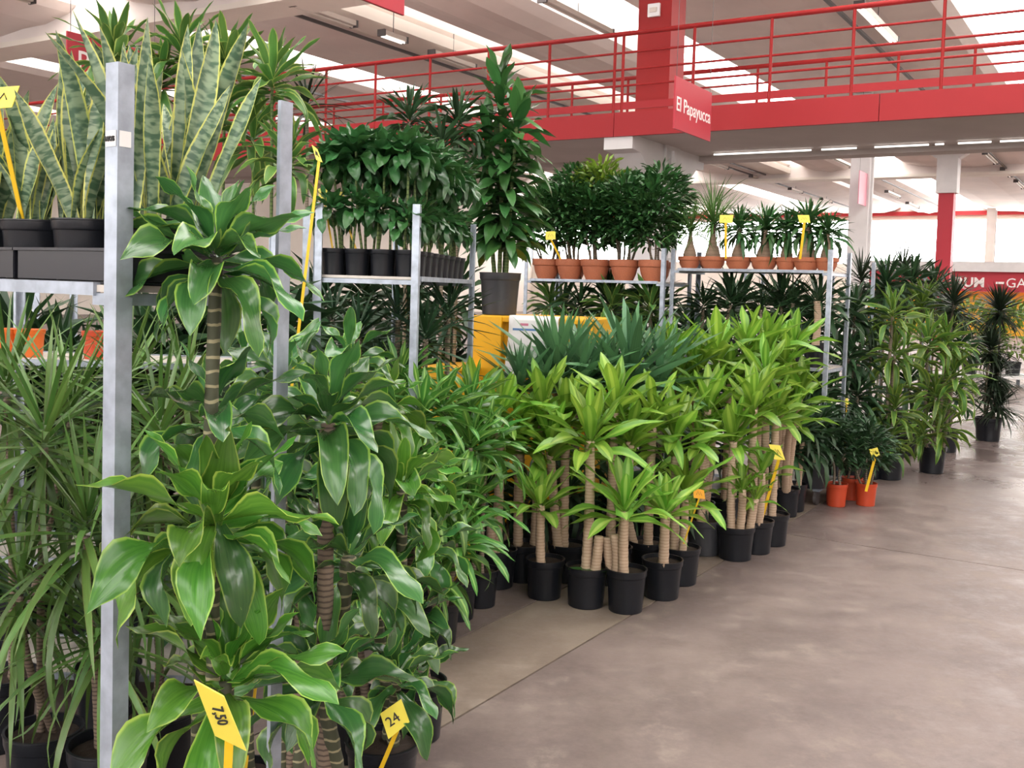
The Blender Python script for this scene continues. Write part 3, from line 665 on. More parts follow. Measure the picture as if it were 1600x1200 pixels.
#@@PLANTS
# ================================================================== PRICE TAGS
def price_tag(label, corners, Y, ky=0., kx=0., foot=None, mat='yellow_tag', stake='yellow_stake', txt=None, wd=.008, group=None):
    cx = sum(c[0] for c in corners) / 4; cy = sum(c[1] for c in corners) / 4
    P = [at(x, y, Y + kx * (x - cx) + ky * (y - cy)) for x, y in corners]
    ctr = sum(P, Vector()) / 4; o = thing('price_tag', label, 'price tag', ctr, group)
    n = (P[1] - P[0]).cross(P[3] - P[0]).normalized()
    if n.dot(CAM - ctr) < 0: n = -n
    q = [p - ctr for p in P]
    MB().hexa([p - n * .0012 for p in q] + [p + n * .0012 for p in q]).build('card', MAT[mat], o, bevel=.0005)
    ux = (q[1] - q[0]); uy = (q[0] - q[3]); sz = uy.length
    if txt:
        mode, body, k = txt
        X = ux.normalized() if mode == 'across' else (-uy).normalized(); Yv = n.cross(X)
        M = Matrix((X, Yv, n)).transposed().to_4x4(); M.translation = n * .0014 - X * k[0] - Yv * k[1]
        link('lettering', text_mesh(body, k[2], MAT['ink'], 0.), o, mw=M)
    else:   # a short scribbled price
        b = MB(); pts = [q[0] * .0 + ux * a_ + uy * c_ + n * .002 for a_, c_ in ((-.25, -.15), (-.1, .22), (.02, -.1), (.12, .2), (.25, -.12))]
        b.tube(pts, max(.0012, sz * .02), 4).build('handwriting', MAT['ink'], o)
    if foot is not None:
        p0 = (q[2] + q[3]) / 2 + uy * .1 - n * .003; p1 = foot - ctr
        d = (p1 - p0).normalized(); sd = d.cross(n).normalized() * wd / 2; nn = n * .0015
        MB().hexa([p0 - sd - nn, p0 + sd - nn, p1 + sd - nn, p1 - sd - nn, p0 - sd + nn, p0 + sd + nn, p1 + sd + nn, p1 - sd + nn]).build('stake', MAT[stake], o)
    return o

# ================================================================== SNAKE PLANTS on the near trolley
SZ = 1.535
def snake(label, pos, leaves, seed):
    root = thing('snake_plant', label, 'snake plant', pos, 'snake plants on the near trolley'); add_pot(root, .136, .118)
    r = random.Random(seed)
    for i, (dx, dy, L, lean, az, W) in enumerate(leaves):
        p = Vector((dx, dy, .10)); face = r.uniform(-.6, .6)
        el = math.radians(90 - lean)
        lm = leaf_mesh('snake', r.choice((0, 0, 1)), r.randrange(3), 'lf_snake')[0]
        # the flat of the leaf is turned towards the aisle
        link('leaf', lm, root, mw=Matrix.Translation(p) @ Matrix.Rotation(az, 4, 'Z') @ Matrix.Rotation(-el, 4, 'Y') @ Matrix.Rotation(face + (math.pi / 2 if abs(math.sin(az)) < .5 else 0), 4, 'X') @ Matrix.Diagonal((L, W, L, 1)))
def snake_set(seed, n, hmax):
    r = random.Random(seed); out = []
    for i in range(n):
        out.append((r.uniform(-.035, .035), r.uniform(-.035, .035), hmax * r.uniform(.55, 1.), r.uniform(2, 24), r.uniform(-3.2, 3.2), r.uniform(.034, .048)))
    return out
spots = [(.40, .12, 11), (.24, .12, 12), (.085, .13, 13), (.56, .12, 14), (.48, .29, 15), (.32, .29, 16), (.17, .29, 17)]
labs = ['snake plant in black pot at the left, front row, below the yellow tag', 'snake plant in black pot just left of the nearest pole, front row', 'snake plant half hidden behind the nearest pole, front row',
        'snake plant cut off by the left edge of the picture', 'snake plant behind the left front pot', 'snake plant in the back row left of the nearest pole', 'tall snake plant in the back row right of the nearest pole']
for (nb, a_, sd), lb in zip(spots, labs):
    base = t1c + nB * nb + A * a_ + Vector((0, 0, SZ)); snake(lb, base, snake_set(sd, 9, .36 if nb in (.40, .48) else (.43 if a_ < .2 else .46)), sd)
for i, nb in enumerate((.165, .48)):
    o = thing('pot_tray', ('black plastic tray round the pots beside the nearest pole', 'black plastic tray round the pots at the left edge')[i], 'tray', t1c + nB * nb + A * .2 + Vector((0, 0, SZ)))
    ax = (nB, A, Vector((0, 0, 1))); lx, ly = .30, .345
    for c, e in (((0, -ly / 2), (lx, .004)), ((0, ly / 2), (lx, .004)), ((-lx / 2, 0), (.004, ly)), ((lx / 2, 0), (.004, ly))):
        MB().box(nB * c[0] + A * c[1] + Vector((0, 0, .033)), (e[0], e[1], .052), ax).build('tray_side', MAT['tray_black'], o)
        MB().box(nB * c[0] + A * c[1] + Vector((0, 0, .060)), (e[0] + .012, e[1] + .012, .005), ax).build('tray_rim', MAT['tray_black'], o)
    MB().box(Vector((0, 0, .003)), (lx, ly, .004), ax).build('tray_floor', MAT['tray_black'], o)
price_tag('yellow price tag on a stake at the left edge above the snake plants', [(-22, 138), (31, 134), (19, 168), (-32, 172)], 1.9, foot=at(37, 352, 1.98))

# ================================================================== NEAR BROAD-LEAVED DRACAENAS
FT = Vector((0, 0, 0))
def H(kind, px, py, Y, sc=1., n=None, **op): return (kind, at(px, py, Y), sc, n, op)
def fp(px, Y): p = at(px, 900, Y); return Vector((p.x, p.y, 0))
p1 = Vector((-.50, 1.74, 0))
near_plant = potted('potted_dracaena', 'tall glossy broad-leaved dracaena in front of the two nearest poles', 'plant', p1, .22, .2,
       [H('dorado', 338, 402, 1.76, .80, 24, mat='lf_dorado'), H('dorado_fresh', 332, 818, 1.70, .92, 19), H('dorado_fresh', 352, 1068, 1.70, .92, 17), H('dorado', 330, 650, 1.80, .75, 9)],
       cane='cane_green', rad=.0135, seed=5)
potted('potted_dracaena', 'dark broad-leaved dracaena with a ringed stem right of the second pole', 'plant', Vector((-.365, 2.15, 0)), .22, .2,
       [H('dorado', 512, 662, 2.08, .95, 25, cane='cane_rough'), H('dorado', 545, 870, 2.12, .85, 15), H('dorado', 500, 1065, 2.05, .9, 15)], cane='cane_green', rad=.019, seed=6)
potted('potted_dracaena', 'broad-leaved dracaena in the black pot with the small yellow tag', 'plant', fp(604, 2.98), .225, .2,
       [H('dorado_fresh', 628, 765, 2.95, .95, 16), H('dorado', 585, 905, 2.9, 1., 18), H('dorado', 620, 1060, 2.88, .9, 14), H('dorado', 570, 780, 3.0, .9, 12)], cane='cane_green', rad=.018, seed=8)
potted('potted_dracaena', 'broad-leaved dracaena with pale young leaves behind the tagged pot', 'plant', fp(655, 3.45), .21, .2,
       [H('dorado', 668, 845, 3.4, .95, 16), H('dorado', 645, 960, 3.35, .95, 15), H('dorado_fresh', 640, 740, 3.45, .9, 14), H('dorado', 655, 1050, 3.3, .8, 10)], cane='cane_rough', rad=.016, seed=9)
potted('potted_dracaena', 'bushy dracaena low between the second pole and the tagged pot', 'plant', fp(470, 2.6), .21, .2,
       [H('dorado', 440, 600, 2.5, .9, 14), H('dorado', 470, 900, 2.55, .9, 14, cane='cane_rough'), H('dorado', 440, 760, 2.6, .85, 12)], cane='cane_green', rad=.016, seed=10)
potted('potted_dracaena', 'dracaena with one pale upright leaf rising behind the dark rosette', 'plant', fp(560, 3.3), .21, .2,
       [H('dorado', 545, 560, 3.3, .9, 10), H('dorado_fresh', 595, 640, 3.3, .9, 14), H('dorado', 560, 980, 3.25, .95, 14), H('dorado', 585, 830, 3.2, .9, 14)], cane='cane_rough', rad=.016, seed=12)
potted('potted_dracaena', 'leafy dracaena behind the nearest plants, left of the second pole', 'plant', fp(385, 2.75), .21, .2,
       [H('dorado', 405, 690, 2.7, .9, 14), H('dorado', 380, 560, 2.75, .6, 8), H('dorado', 400, 900, 2.7, .9, 12)], cane='cane_green', rad=.014, seed=13)
for (x, y, Y), az, el, lv, L, W, mt in (((338, 835, 1.69), -60, 82, 0, .19, .066, 'lf_dorado_fresh'), ((330, 822, 1.67), -95, -35, 2, .17, .07, 'lf_dorado_fresh'), ((322, 822, 1.68), -130, -20, 3, .19, .06, 'lf_dorado'), ((345, 822, 1.68), -60, -25, 3, .19, .06, 'lf_dorado'),
                                     ((335, 400, 1.74), 170, 35, 1, .19, .062, 'lf_dorado'), ((345, 400, 1.73), 20, 40, 1, .18, .06, 'lf_dorado'), ((362, 1070, 1.69), 15, 25, 1, .20, .07, 'lf_dorado_fresh'), ((360, 1060, 1.70), 30, 60, 0, .17, .055, 'lf_dorado_fresh')):
    link('leaf', leaf_mesh('broad', lv, 1, mt)[0], near_plant, mw=leaf_xform(at(x, y, Y) - near_plant.location, math.radians(az), math.radians(el), .1, L, W))
price_tag('large tilted yellow price tag among the lowest leaves of the nearest dracaena', [(303, 1062), (350, 1088), (385, 1173), (336, 1149)], 1.40, ky=.0006, foot=Vector((-.47, 1.68, .17)), txt=('down', '7,50', (.022, .006, .022)), wd=.012)
price_tag('yellow price tag above the black pot beside the open floor', [(594, 1115), (627, 1092), (640, 1128), (607, 1155)], 2.80, foot=at(585, 1225, 2.86), txt=('across', '24', (.026, .012, .04)), wd=.012)

# ================================================================== GRASSY MARGINATAS (left)
mg = 'grassy dracaenas at the left'
for i, (px, Y, hs, lb) in enumerate((
        (172, 2.74, [(135, 838, 2.7, 1.0, 70), (160, 1000, 2.68, .9, 50)], 'grassy dracaena in the black pot at the foot of the nearest pole'),
        (70, 2.9, [(70, 700, 2.85, 1.05, 70), (30, 930, 2.8, .95, 60)], 'grassy dracaena at the left edge under the snake plant shelf'),
        (255, 3.05, [(250, 690, 3.0, 1., 60), (240, 900, 2.95, .9, 50)], 'grassy dracaena between the nearest pole and the broad leaves'),
        (5, 3.3, [(10, 620, 3.3, 1., 60), (110, 660, 3.2, 1., 60)], 'grassy dracaena at the back of the left edge'),
        (170, 3.4, [(200, 610, 3.4, 1., 50), (290, 620, 3.4, 1., 50)], 'grassy dracaena in the shade behind the nearest pole'))):
    potted('potted_marginata', lb, 'plant', fp(px, Y), .22, .28 if i == 0 else .24, [H('marginata', a, b, c, d, n) for a, b, c, d, n in hs], cane='cane_rough', rad=.012, seed=40 + i, group=mg, spread_base=.3)
# dim pots with orange and yellow blooms behind the left trolley
for i, (px, py, col) in enumerate(((8, 530, 'orange_pot'), (46, 533, 'orange_pot'), (152, 520, 'red_pot'))):
    b_ = at(px, py, 3.7); o = thing('orange_pot', 'orange pot on the shelf behind the grassy leaves, ' + ORD[i], 'pot', Vector((b_.x, b_.y, 1.25)), 'orange pots behind the left trolley'); add_pot(o, .11, .1, col)
t9c = at(-60, 500, 3.55); trolley('plant trolley with orange pots behind the left edge plants', (t9c.x, t9c.y), Vector((1, 0, 0)), 1.0, Vector((0, 1, 0)), .4, [.55, 1.25], h=1.75)

# ================================================================== SMALL BLACK POTS on the second trolley
grid = [(x, y) for y in (.08, .205, .33, .46) for x in (.07, .185, .30, .41)] + [(.07, y) for y in (.585, .71, .84, .97, 1.1)]
k = 0
for x, y in grid:
    b_ = t2c + e2 * x + d2 * y; b_.z = 1.585; front = y < .1; side = x < .1; r = random.Random(k + 300)
    if y > .4 and not side: continue
    can = [('compacta', b_ + Vector((U(-.02, .02), U(-.02, .02), .53 + U(-.05, .06))), U(1.0, 1.2), 24)]
    if front or side: can.append(('compacta', b_ + Vector((U(-.02, .02), U(-.03, .0), .275 + U(-.03, .03))), .9, 20))
    col_ = [.07, .185, .30, .41].index(x)
    if front: lb = 'small dracaena in the front row on the second trolley, ' + ORD[3 - col_]
    elif side: lb = 'small dracaena along the right side of the second trolley, ' + ('nearest', 'second', 'third', 'fourth', 'fifth', 'sixth', 'seventh', 'farthest')[[.205, .33, .46, .585, .71, .84, .97, 1.1].index(y)]
    else: lb = 'small dracaena inside the second trolley, row %s, %s' % ('two' if y < .25 else 'three', ('', 'right', 'middle', 'left')[col_])
    potted('small_dracaena', lb, 'plant', b_, .118, .118, can, cane='stem_green', rad=.006, seed=300 + k, group='small dracaenas on the second trolley', bend=.01); k += 1
price_tag('yellow price tag leaning beside the second nearest pole', [(487, 226), (496, 233), (504, 254), (494, 250)], 2.95, foot=Vector((-.70, 2.76, .2)), wd=.008)
for i, (x, y) in enumerate(((506, 305), (530, 311))): price_tag('yellow price tag glimpsed between the two canopies of small dracaenas, ' + ('left one', 'right one')[i], [(x - 9, y - 10), (x + 7, y - 12), (x + 9, y + 8), (x - 7, y + 10)], 4.62, foot=Vector((-.81 + .11 * i, 4.59, 1.68)))
# tall dracaenas whose tops stand above the snake plants (on the shaded trolley)
for i, (px, py, sc) in enumerate(((180, 95, 1.25), (285, 85, 1.3), (352, 110, 1.35), (425, 130, 1.3), (250, 130, 1.2), (395, 220, 1.3), (450, 255, 1.2))):
    h_ = at(px, py, 5.1 + .12 * (i % 3)); b_ = Vector((min(-1.12, max(-2.2, h_.x)), h_.y + .05, 1.0))
    potted('cane_dracaena', ('tall pale green dracaena top left of the nearest pole', 'tall pale green dracaena top right of the nearest pole', 'tall pale green dracaena top midway between the near poles', 'tall pale green dracaena top over the second pole', 'shorter dracaena behind the tall snake leaves', 'dracaena head left of the second pole', 'dracaena head right beside the second pole')[i],
           'plant', b_, .13, .12, [('warneck', h_, sc, 27)], cane='stem_green', rad=.009, seed=400 + i, bend=.01, group='tall pale dracaenas')
for i, (px, py, Y) in enumerate(((480, 165, 6.2), (640, 190, 6.6), (715, 195, 6.6), (690, 235, 6.4))):
    h_ = at(px, py, Y); b_ = Vector((h_.x, h_.y, 0))
    potted('spiky_dracaena', ('dark reddish spiky dracaena right of the second pole top', 'spiky dark dracaena top left of the big dracaena', 'spiky dark dracaena touching the big dracaena', 'lower spiky dracaena behind the small pots')[i], 'plant', b_, .2, .2,
           [('dark_spike' if i == 0 else 'shade', h_, 1.0, 50 if i == 0 else 34)], cane='cane_shadow', rad=.012, seed=440 + i, group='spiky dracaenas behind the second trolley')
# shaded yuccas under the second trolley's shelf
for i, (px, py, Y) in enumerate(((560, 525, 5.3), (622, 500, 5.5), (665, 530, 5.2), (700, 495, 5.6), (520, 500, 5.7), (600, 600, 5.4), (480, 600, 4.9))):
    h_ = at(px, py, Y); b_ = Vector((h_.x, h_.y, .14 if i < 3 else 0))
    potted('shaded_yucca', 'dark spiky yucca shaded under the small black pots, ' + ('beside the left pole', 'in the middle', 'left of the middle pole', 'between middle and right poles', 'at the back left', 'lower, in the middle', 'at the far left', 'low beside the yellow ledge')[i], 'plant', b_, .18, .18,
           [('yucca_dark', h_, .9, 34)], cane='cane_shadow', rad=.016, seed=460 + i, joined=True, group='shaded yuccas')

# ================================================================== YELLOW BIN with the big dracaena
bn0 = at(738, 492, 6.50); zt = bn0.z; bx_, by_ = Vector((.95, -.30, 0)).normalized(), Vector((.30, .95, 0)).normalized()
bn0 = Vector((bn0.x, bn0.y, 0)); bo = thing('yellow_bin', 'large yellow bin with a rim standing behind the leaves', 'bin', bn0)
bw, bd = .66, .55
def yb(x0, x1, y0, y1, z0, z1):
    x0, x1, y0, y1 = (k_ * 1.18 for k_ in (x0, x1, y0, y1)); return MB().hexa([bx_ * x0 + by_ * y0 + Vector((0, 0, z0)), bx_ * x1 + by_ * y0 + Vector((0, 0, z0)), bx_ * x1 + by_ * y1 + Vector((0, 0, z0)), bx_ * x0 + by_ * y1 + Vector((0, 0, z0)), bx_ * x0 + by_ * y0 + Vector((0, 0, z1)), bx_ * x1 + by_ * y0 + Vector((0, 0, z1)), bx_ * x1 + by_ * y1 + Vector((0, 0, z1)), bx_ * x0 + by_ * y1 + Vector((0, 0, z1))])
yb(.16, bw - .02, .06, bd, .05, zt - .035).build('body', MAT['yellow_bin'], bo, bevel=.006)
yb(0, .165, 0, bd, 0, zt).build('side_post', MAT['yellow_bin'], bo, bevel=.008)
yb(.16, bw, .02, bd, zt - .04, zt).build('top_rim', MAT['yellow_bin'], bo, bevel=.008)
yb(bw - .03, bw, .03, bd, .05, zt - .03).build('corner_post', MAT['yellow_bin'], bo, bevel=.006)
q0 = at(662, 572, 6.4); lo = thing('yellow_ledge', 'low yellow box left of the bin behind the poles', 'box', Vector((q0.x, 6.4, 0)))
yb(0, .26, 0, .4, 0, q0.z - .02).build('body', MAT['yellow_bin'], lo, bevel=.006); yb(-.01, .27, -.01, .41, q0.z - .02, q0.z).build('lid', MAT['yellow_bin'], lo, bevel=.005)
# cloth draped over the rim with a printed sheet
ns = thing('white_cloth', 'white cloth hanging over the rim of the yellow bin', 'cloth', bn0)
v = []; f = []; nx, nz_ = 10, 12
for j in range(nz_ + 1):
    for i in range(nx + 1):
        u_ = i / nx; t_ = j / nz_; x = .235 + .34 * u_ + .01 * math.sin(t_ * 5 + u_ * 3); ln = .40 if u_ < .3 else (.30 if u_ < .8 else .2)
        if t_ < .2: y = .10 - .5 * t_ + 0; z = zt + .004
        else: y = .005 + .010 * math.sin(u_ * 14) * (t_ - .2); z = zt + .004 - (t_ - .2) * ln * 1.25
        v.append(bx_ * x + by_ * y + Vector((0, 0, z)))
for j in range(nz_):
    for i in range(nx): a_ = j * (nx + 1) + i; f.append((a_, a_ + 1, a_ + nx + 2, a_ + nx + 1))
o = link('fabric', mesh('fabric', v, f, MAT['white_card'], smooth=True), ns); sm = o.modifiers.new('s', 'SOLIDIFY'); sm.thickness = .003
pp = thing('printed_sheet', 'printed white sheet with a blue stripe on the yellow bin', 'sheet', bn0)
yb(.235, .40, -.014, -.012, zt - .27, zt - .02).build('paper', MAT['white_card'], pp)
yb(.235, .40, -.0155, -.014, zt - .085, zt - .072).build('blue_stripe', MAT['blue_print'], pp); yb(.275, .32, -.0155, -.014, zt - .055, zt - .04).build('pink_logo', MAT['pink_print'], pp)
pp2 = thing('pale_sheet', 'small pale paper on the right part of the yellow bin', 'sheet', bn0); yb(.53, .62, .054, .056, zt - .16, zt - .06).build('paper', MAT['white_card'], pp2)
bp = bn0 + bx_ * .10 + by_ * .24 + Vector((0, 0, zt))
J = thing('big_dracaena', 'big dark green dracaena in a grey pot on top of the yellow bin', 'plant', bp)
add_pot(J, .275, .275, 'grey_pot'); r = random.Random(77)
top = at(772, 118, bp.y); KIND['janet'] = ('strap', 'lf_janet', .25, .05, 20, 75, -5, .2)
for i, (dx, dy, zt_) in enumerate(((-.01, 0, top.z - .08), (.075, -.03, top.z - .28), (-.07, .03, top.z - .42), (.05, .06, top.z - .62))):
    p_ = Vector((bp.x + dx * 1.3 - .02, bp.y + dy, zt_)); add_cane(J, bp + Vector((dx * .5, dy * .5, .23)), p_, .014, 'stem_green', 70 + i, 8, .01)
    zb = bp.z + .42; z = zt_ + .06; a_ = r.uniform(0, 6)
    while z > zb:
        q = min(1, (zt_ + .06 - z) / .28); a_ += 2.4 + r.uniform(-.3, .3)
        fx = (z - bp.z - .2) / (zt_ - bp.z - .2); c_ = bp.lerp(p_, min(1, max(0, fx))); el = math.radians(78 - 70 * q + r.uniform(-12, 12)); L = .36 * r.uniform(.8, 1.1) * (.70 + .30 * q)
        link('leaf', leaf_mesh('strap', min(3, int(q * 2 + r.uniform(0, 1.2))), r.randrange(3), 'lf_janet')[0], J, mw=leaf_xform(Vector((c_.x - bp.x, c_.y - bp.y, z - bp.z)), a_, el, r.uniform(-.3, .3), L, .078))
        z -= .016

# ================================================================== CORN PLANTS and YUCCAS on the floor
def corn(label, base, dia, h, canes, seed, pot='black_pot', group='corn plants standing on the floor', name='corn_plant'):
    return potted(name, label, 'plant', base, dia * 1.07, h * 1.04, canes, pot=pot, cane='cane_pale', rad=.026, seed=seed, group=group, bend=.008)
F_ = floor_px
def Hc(px, py, Y, sc=1., n=None, kind='corn', **op): op.setdefault('under', True); return (kind, at(px, py, Y), sc, n, op)
corn('corn plant with a tall cane, leftmost pot of the front row', F_(775, 915), .2, .19, [Hc(781, 655, 5.25, .85, 15), Hc(768, 805, 5.2, kind=None)], 501)
corn('short bright corn plant, second pot from the left in the front row', F_(850, 932), .19, .19, [Hc(845, 790, 5.0, .85, 14, 'corn_fresh', rad=.024)], 502)
corn('corn plant with a long pale cane and a leaf lying on its pot', F_(915, 945), .2, .19, [Hc(922, 690, 4.95, .95, 17), Hc(936, 838, 4.92, kind=None)], 503)
c4 = corn('foremost corn plant with large bright upright leaves, nearest the floor joint', F_(977, 953), .19, .2, [Hc(976, 800, 4.85, 1.05, 15, 'corn_fresh', rad=.026), Hc(960, 835, 4.9, kind=None), Hc(948, 840, 4.95, kind=None)], 504)
corn('corn plant right of the foremost one with a thick cane', F_(1033, 932), .2, .19, [Hc(1040, 800, 5.05, .85, 14, 'corn_fresh', rad=.027)], 505)
corn('corn plant with the orange tag behind the thick-caned one', F_(1062, 910), .2, .19, [Hc(1070, 770, 5.35, .95, 15, rad=.022), Hc(1055, 690, 5.4, 1., 14)], 506)
corn('corn plant in a greenish pot between the two clusters', F_(1100, 864), .21, .2, [Hc(1098, 700, 6.0, .9, 14), Hc(1106, 640, 6.05, 1., 15)], 507, pot='grey_pot')
corn('corn plant with three pale canes, front pot of the right cluster', F_(1148, 872), .215, .19, [Hc(1146, 690, 5.9, .9, 15), Hc(1160, 765, 5.88, .55, 12, 'corn'), Hc(1180, 780, 5.9, .5, 9, 'corn')], 508)
corn('corn plant second along in the right cluster', F_(1180, 862), .2, .19, [Hc(1178, 640, 6.05, .95, 16), Hc(1190, 740, 6.0, .7, 9)], 509)
corn('corn plant with a tall yellow tag, rightmost of the cluster', F_(1205, 850), .2, .19, [Hc(1212, 650, 6.2, .9, 16), Hc(1196, 590, 6.3, .9, 14)], 510)
bk = [((720, 880), [(735, 640, 5.3), (755, 690, 5.2)]), ((815, 905), [(812, 690, 5.4), (848, 645, 5.45)]), ((885, 905), [(885, 660, 5.4), (860, 705, 5.3)]), ((955, 910), [(960, 640, 5.3), (985, 690, 5.25)]), ((1010, 900), [(1020, 660, 5.4), (945, 690, 5.5)]),
      ((1090, 830), [(1085, 585, 6.5), (1120, 560, 6.5)]), ((1130, 820), [(1140, 600, 6.6), (1165, 545, 6.7)]), ((1170, 810), [(1180, 590, 6.7), (1200, 545, 6.8)]), ((1205, 800), [(1225, 580, 6.8), (1240, 545, 7.0)]), ((1060, 830), [(1060, 600, 6.4), (1050, 560, 6.5)]), ((1225, 805), [(1250, 620, 6.75), (1235, 660, 6.7)])]
bl = ['corn plant behind the leftmost pot', 'corn plant behind the short bright one', 'corn plant in the second row behind the leaf-covered pot', 'corn plant directly behind the foremost one', 'corn plant in the second row behind the thick cane',
      'corn plant at the back behind the greenish pot', 'corn plant at the back of the right cluster, in its middle', 'corn plant at the back of the right cluster, right of the middle', 'corn plant at the back right under the ponytail palm shelf', 'corn plant at the back beside the blue-green yuccas', 'corn plant at the right end with leaves over the trolley pole']
for i, ((bx0, by0), hs) in enumerate(bk):
    corn(bl[i], F_(bx0, by0), .2, .19, [Hc(x, y, Y, U(.9, 1.05), 15) for x, y, Y in hs], 530 + i)
fallen = thing('fallen_leaf', 'dark green leaf lying on the rim of a black pot', 'leaf', F_(915, 945) + Vector((0, 0, .192)))
link('blade', leaf_mesh('strap', 0, 1, 'lf_janet')[0], fallen, mw=Matrix.Translation((-.095, -.05, .0)) @ Matrix.Rotation(-.12, 4, 'Z') @ Matrix.Diagonal((.2, .07, .1, 1)))
for i, (hs, b0, lb) in enumerate((
        ([(812, 600, .62), (845, 610, .6)], (822, 868), 'small blue-green yucca at the left end against the yellow bin'), ([(872, 590, 1.0), (905, 600, .9)], (880, 860), 'blue-green yucca in front of the yellow bin'),
        ([(985, 590, 1.12), (955, 610, .9)], (975, 855), 'tallest blue-green yucca between the bin and the corn plants'), ([(1030, 600, .95)], (1025, 850), 'blue-green yucca leaning right among the corn plants'), ([(920, 610, .85)], (925, 850), 'blue-green yucca in the middle of its group'))):
    b_ = F_(*b0); potted('yucca', lb, 'plant', b_, .22, .2, [Hc(x, y, b_.y - .02, s_, None, 'yucca', mat=None, cane='cane_rough') for x, y, s_ in hs], rad=.025, seed=560 + i, group='blue-green yuccas', bend=.01)
for i, (b0, hs, lb) in enumerate((((686, 1002), [(690, 770, 4.25), (712, 850, 4.2), (668, 900, 4.2)], 'striped-leaf dracaena in the pot at the corner of the open floor'), ((655, 985), [(660, 650, 4.4), (640, 720, 4.3), (648, 830, 4.3)], 'striped-leaf dracaena left behind the corner pot'),
                                  ((715, 965), [(692, 640, 4.6), (735, 700, 4.55), (740, 790, 4.5)], 'striped-leaf dracaena right behind the corner pot'), ((750, 945), [(735, 640, 4.8), (760, 700, 4.75)], 'striped-leaf dracaena beside the leftmost corn plant'), ((640, 960), [(612, 650, 4.7), (625, 600, 4.8)], 'striped-leaf dracaena behind the near broad leaves'))):
    potted('striped_dracaena', lb, 'plant', F_(*b0), .18, .18, [Hc(x, y, Y, 1., None, 'sunshine', cane='cane_shadow') for x, y, Y in hs], rad=.012, seed=580 + i, group='striped-leaf dracaenas', bend=.01)
price_tag('small yellow price tag beside the leftmost corn pot', [(729, 848), (733, 845), (737, 860), (733, 880)], 4.3, foot=F_(715, 965) + Vector((-.03, 0, .16)))
price_tag('orange price tag among the corn plants', [(1083, 762), (1100, 766), (1102, 780), (1084, 778)], 5.2, mat='orange_tag', foot=at(1068, 850, 5.25))
price_tag('yellow price tag on a long stake at the right end of the corn plants', [(1201, 694), (1219, 696), (1227, 719), (1210, 718)], 5.95, foot=at(1190, 812, 6.1), wd=.018)

# ================================================================== TERRACOTTA BOWLS with shrubs
def on_shelf(c, nb, a_, z): p = c + nB * nb + A * a_; return Vector((p.x, p.y, z))
def shrub(label, base, dia, h, c, rad, n, seed, mat='lf_shrub', L=.085, W=.02, stems=4, pot='terracotta', style='bowl', group=None, name='potted_shrub', sh='oval'):
    root = thing(name, label, 'plant', base, group); add_pot(root, dia, h, pot, style); r = random.Random(seed)
    for i in range(stems):
        a_ = r.uniform(0, 6.28); p0 = base + Vector((math.cos(a_) * dia * .2, math.sin(a_) * dia * .2, h * .88)); p1_ = c + Vector((math.cos(a_) * rad[0] * .4, math.sin(a_) * rad[0] * .4, -rad[1] * r.uniform(.1, .6)))
        add_cane(root, p0, p1_, .009, 'cane_shadow', seed * 7 + i, 6, .03, 8, name='stem')
    leaves_joined('foliage', root, bush_items(c, rad, n, L, W, seed), mat, sh)
    return root
for i, nb in enumerate((1.16, .93, .69, .42, .16)):
    b_ = on_shelf(t4c, nb, .14, 1.635); c_ = b_ + Vector((U(-.03, .03), 0, .49 + .05 * (i % 2)))
    shrub('dark shrub in a terracotta bowl on the shelf, ' + ORD[i] + ' of five', b_, .25, .175, c_, (.23, .31), 950, 600 + i, W=.028, group='terracotta bowls of shrubs')
for i, (nb, zz, mt) in enumerate(((1.05, .62, 'lf_shrub'), (.80, .66, 'lf_shrub_lime'), (.55, .55, 'lf_shrub'), (.25, .60, 'lf_shrub'))):
    b_ = on_shelf(t4c, nb, .42, 1.635); shrub(('dark shrub', 'lime green shrub', 'dark shrub', 'tall dark shrub')[i] + ' in the back row of the terracotta shelf, ' + ORD[i], b_, .24, .17, b_ + Vector((0, 0, zz + .06)), (.26, .30), 700, 620 + i, W=.03, mat=mt, group='terracotta bowls in the back row', L=.11)
def pony(label, base, dia, hb, htop, sc, n, seed, mat='lf_pony', kind='pony'):
    root = thing('ponytail_palm', label, 'plant', base, 'ponytail palms in terracotta bowls'); add_pot(root, dia, .10, 'terracotta', 'bowl')
    pr = [(.0, .08), (.05, .085), (.062, .11), (.05, .15), (.03, .20), (.018, .26), (.014, htop)]; v, f = lathe(pr, 12)
    me = mesh('bulb_trunk', v, f, MAT['bark_bulb'], [(0, p_[2]) for p_ in v], True); link('bulb_trunk', me, root, mw=Matrix.Diagonal((hb, hb, 1, 1)))
    leaves_joined('foliage', root, head_items(kind, base + Vector((0, 0, htop)), seed, sc, n), mat, KIND[kind][0])
pn = [(1.165, .19, .9, .30, 1., 90, 'pony'), (.97, .215, 1., .36, 1.05, 170, 'pony'), (.76, .215, .9, .32, .8, 50, 'shade'), (.55, .215, 1.1, .31, .85, 50, 'shade'), (.38, .17, .8, .30, .8, 50, 'shade'), (.225, .215, 1.2, .34, .9, 46, 'shade'), (.075, .18, .8, .28, .75, 46, 'shade')]
for i, (nb, dia, hb, ht, sc, n, kd) in enumerate(pn):
    pony('bulb-trunked palm in a terracotta bowl on the right shelf, ' + ORD[i] + ' of seven', on_shelf(t5c, nb, .13, 1.745), dia, hb, ht, sc, n, 640 + i, kind=kd, mat='lf_pony' if kd == 'pony' else 'lf_shrub')
for i, nb in enumerate((1.1, .66, .3)):
    pony('bulb-trunked palm in the back row of the right shelf, ' + ('left', 'middle', 'right')[i], on_shelf(t5c, nb, .42, 1.745), .2, .8, .33 if i else .5, .8 if i else 1.1, 50, 660 + i, kind='pony')
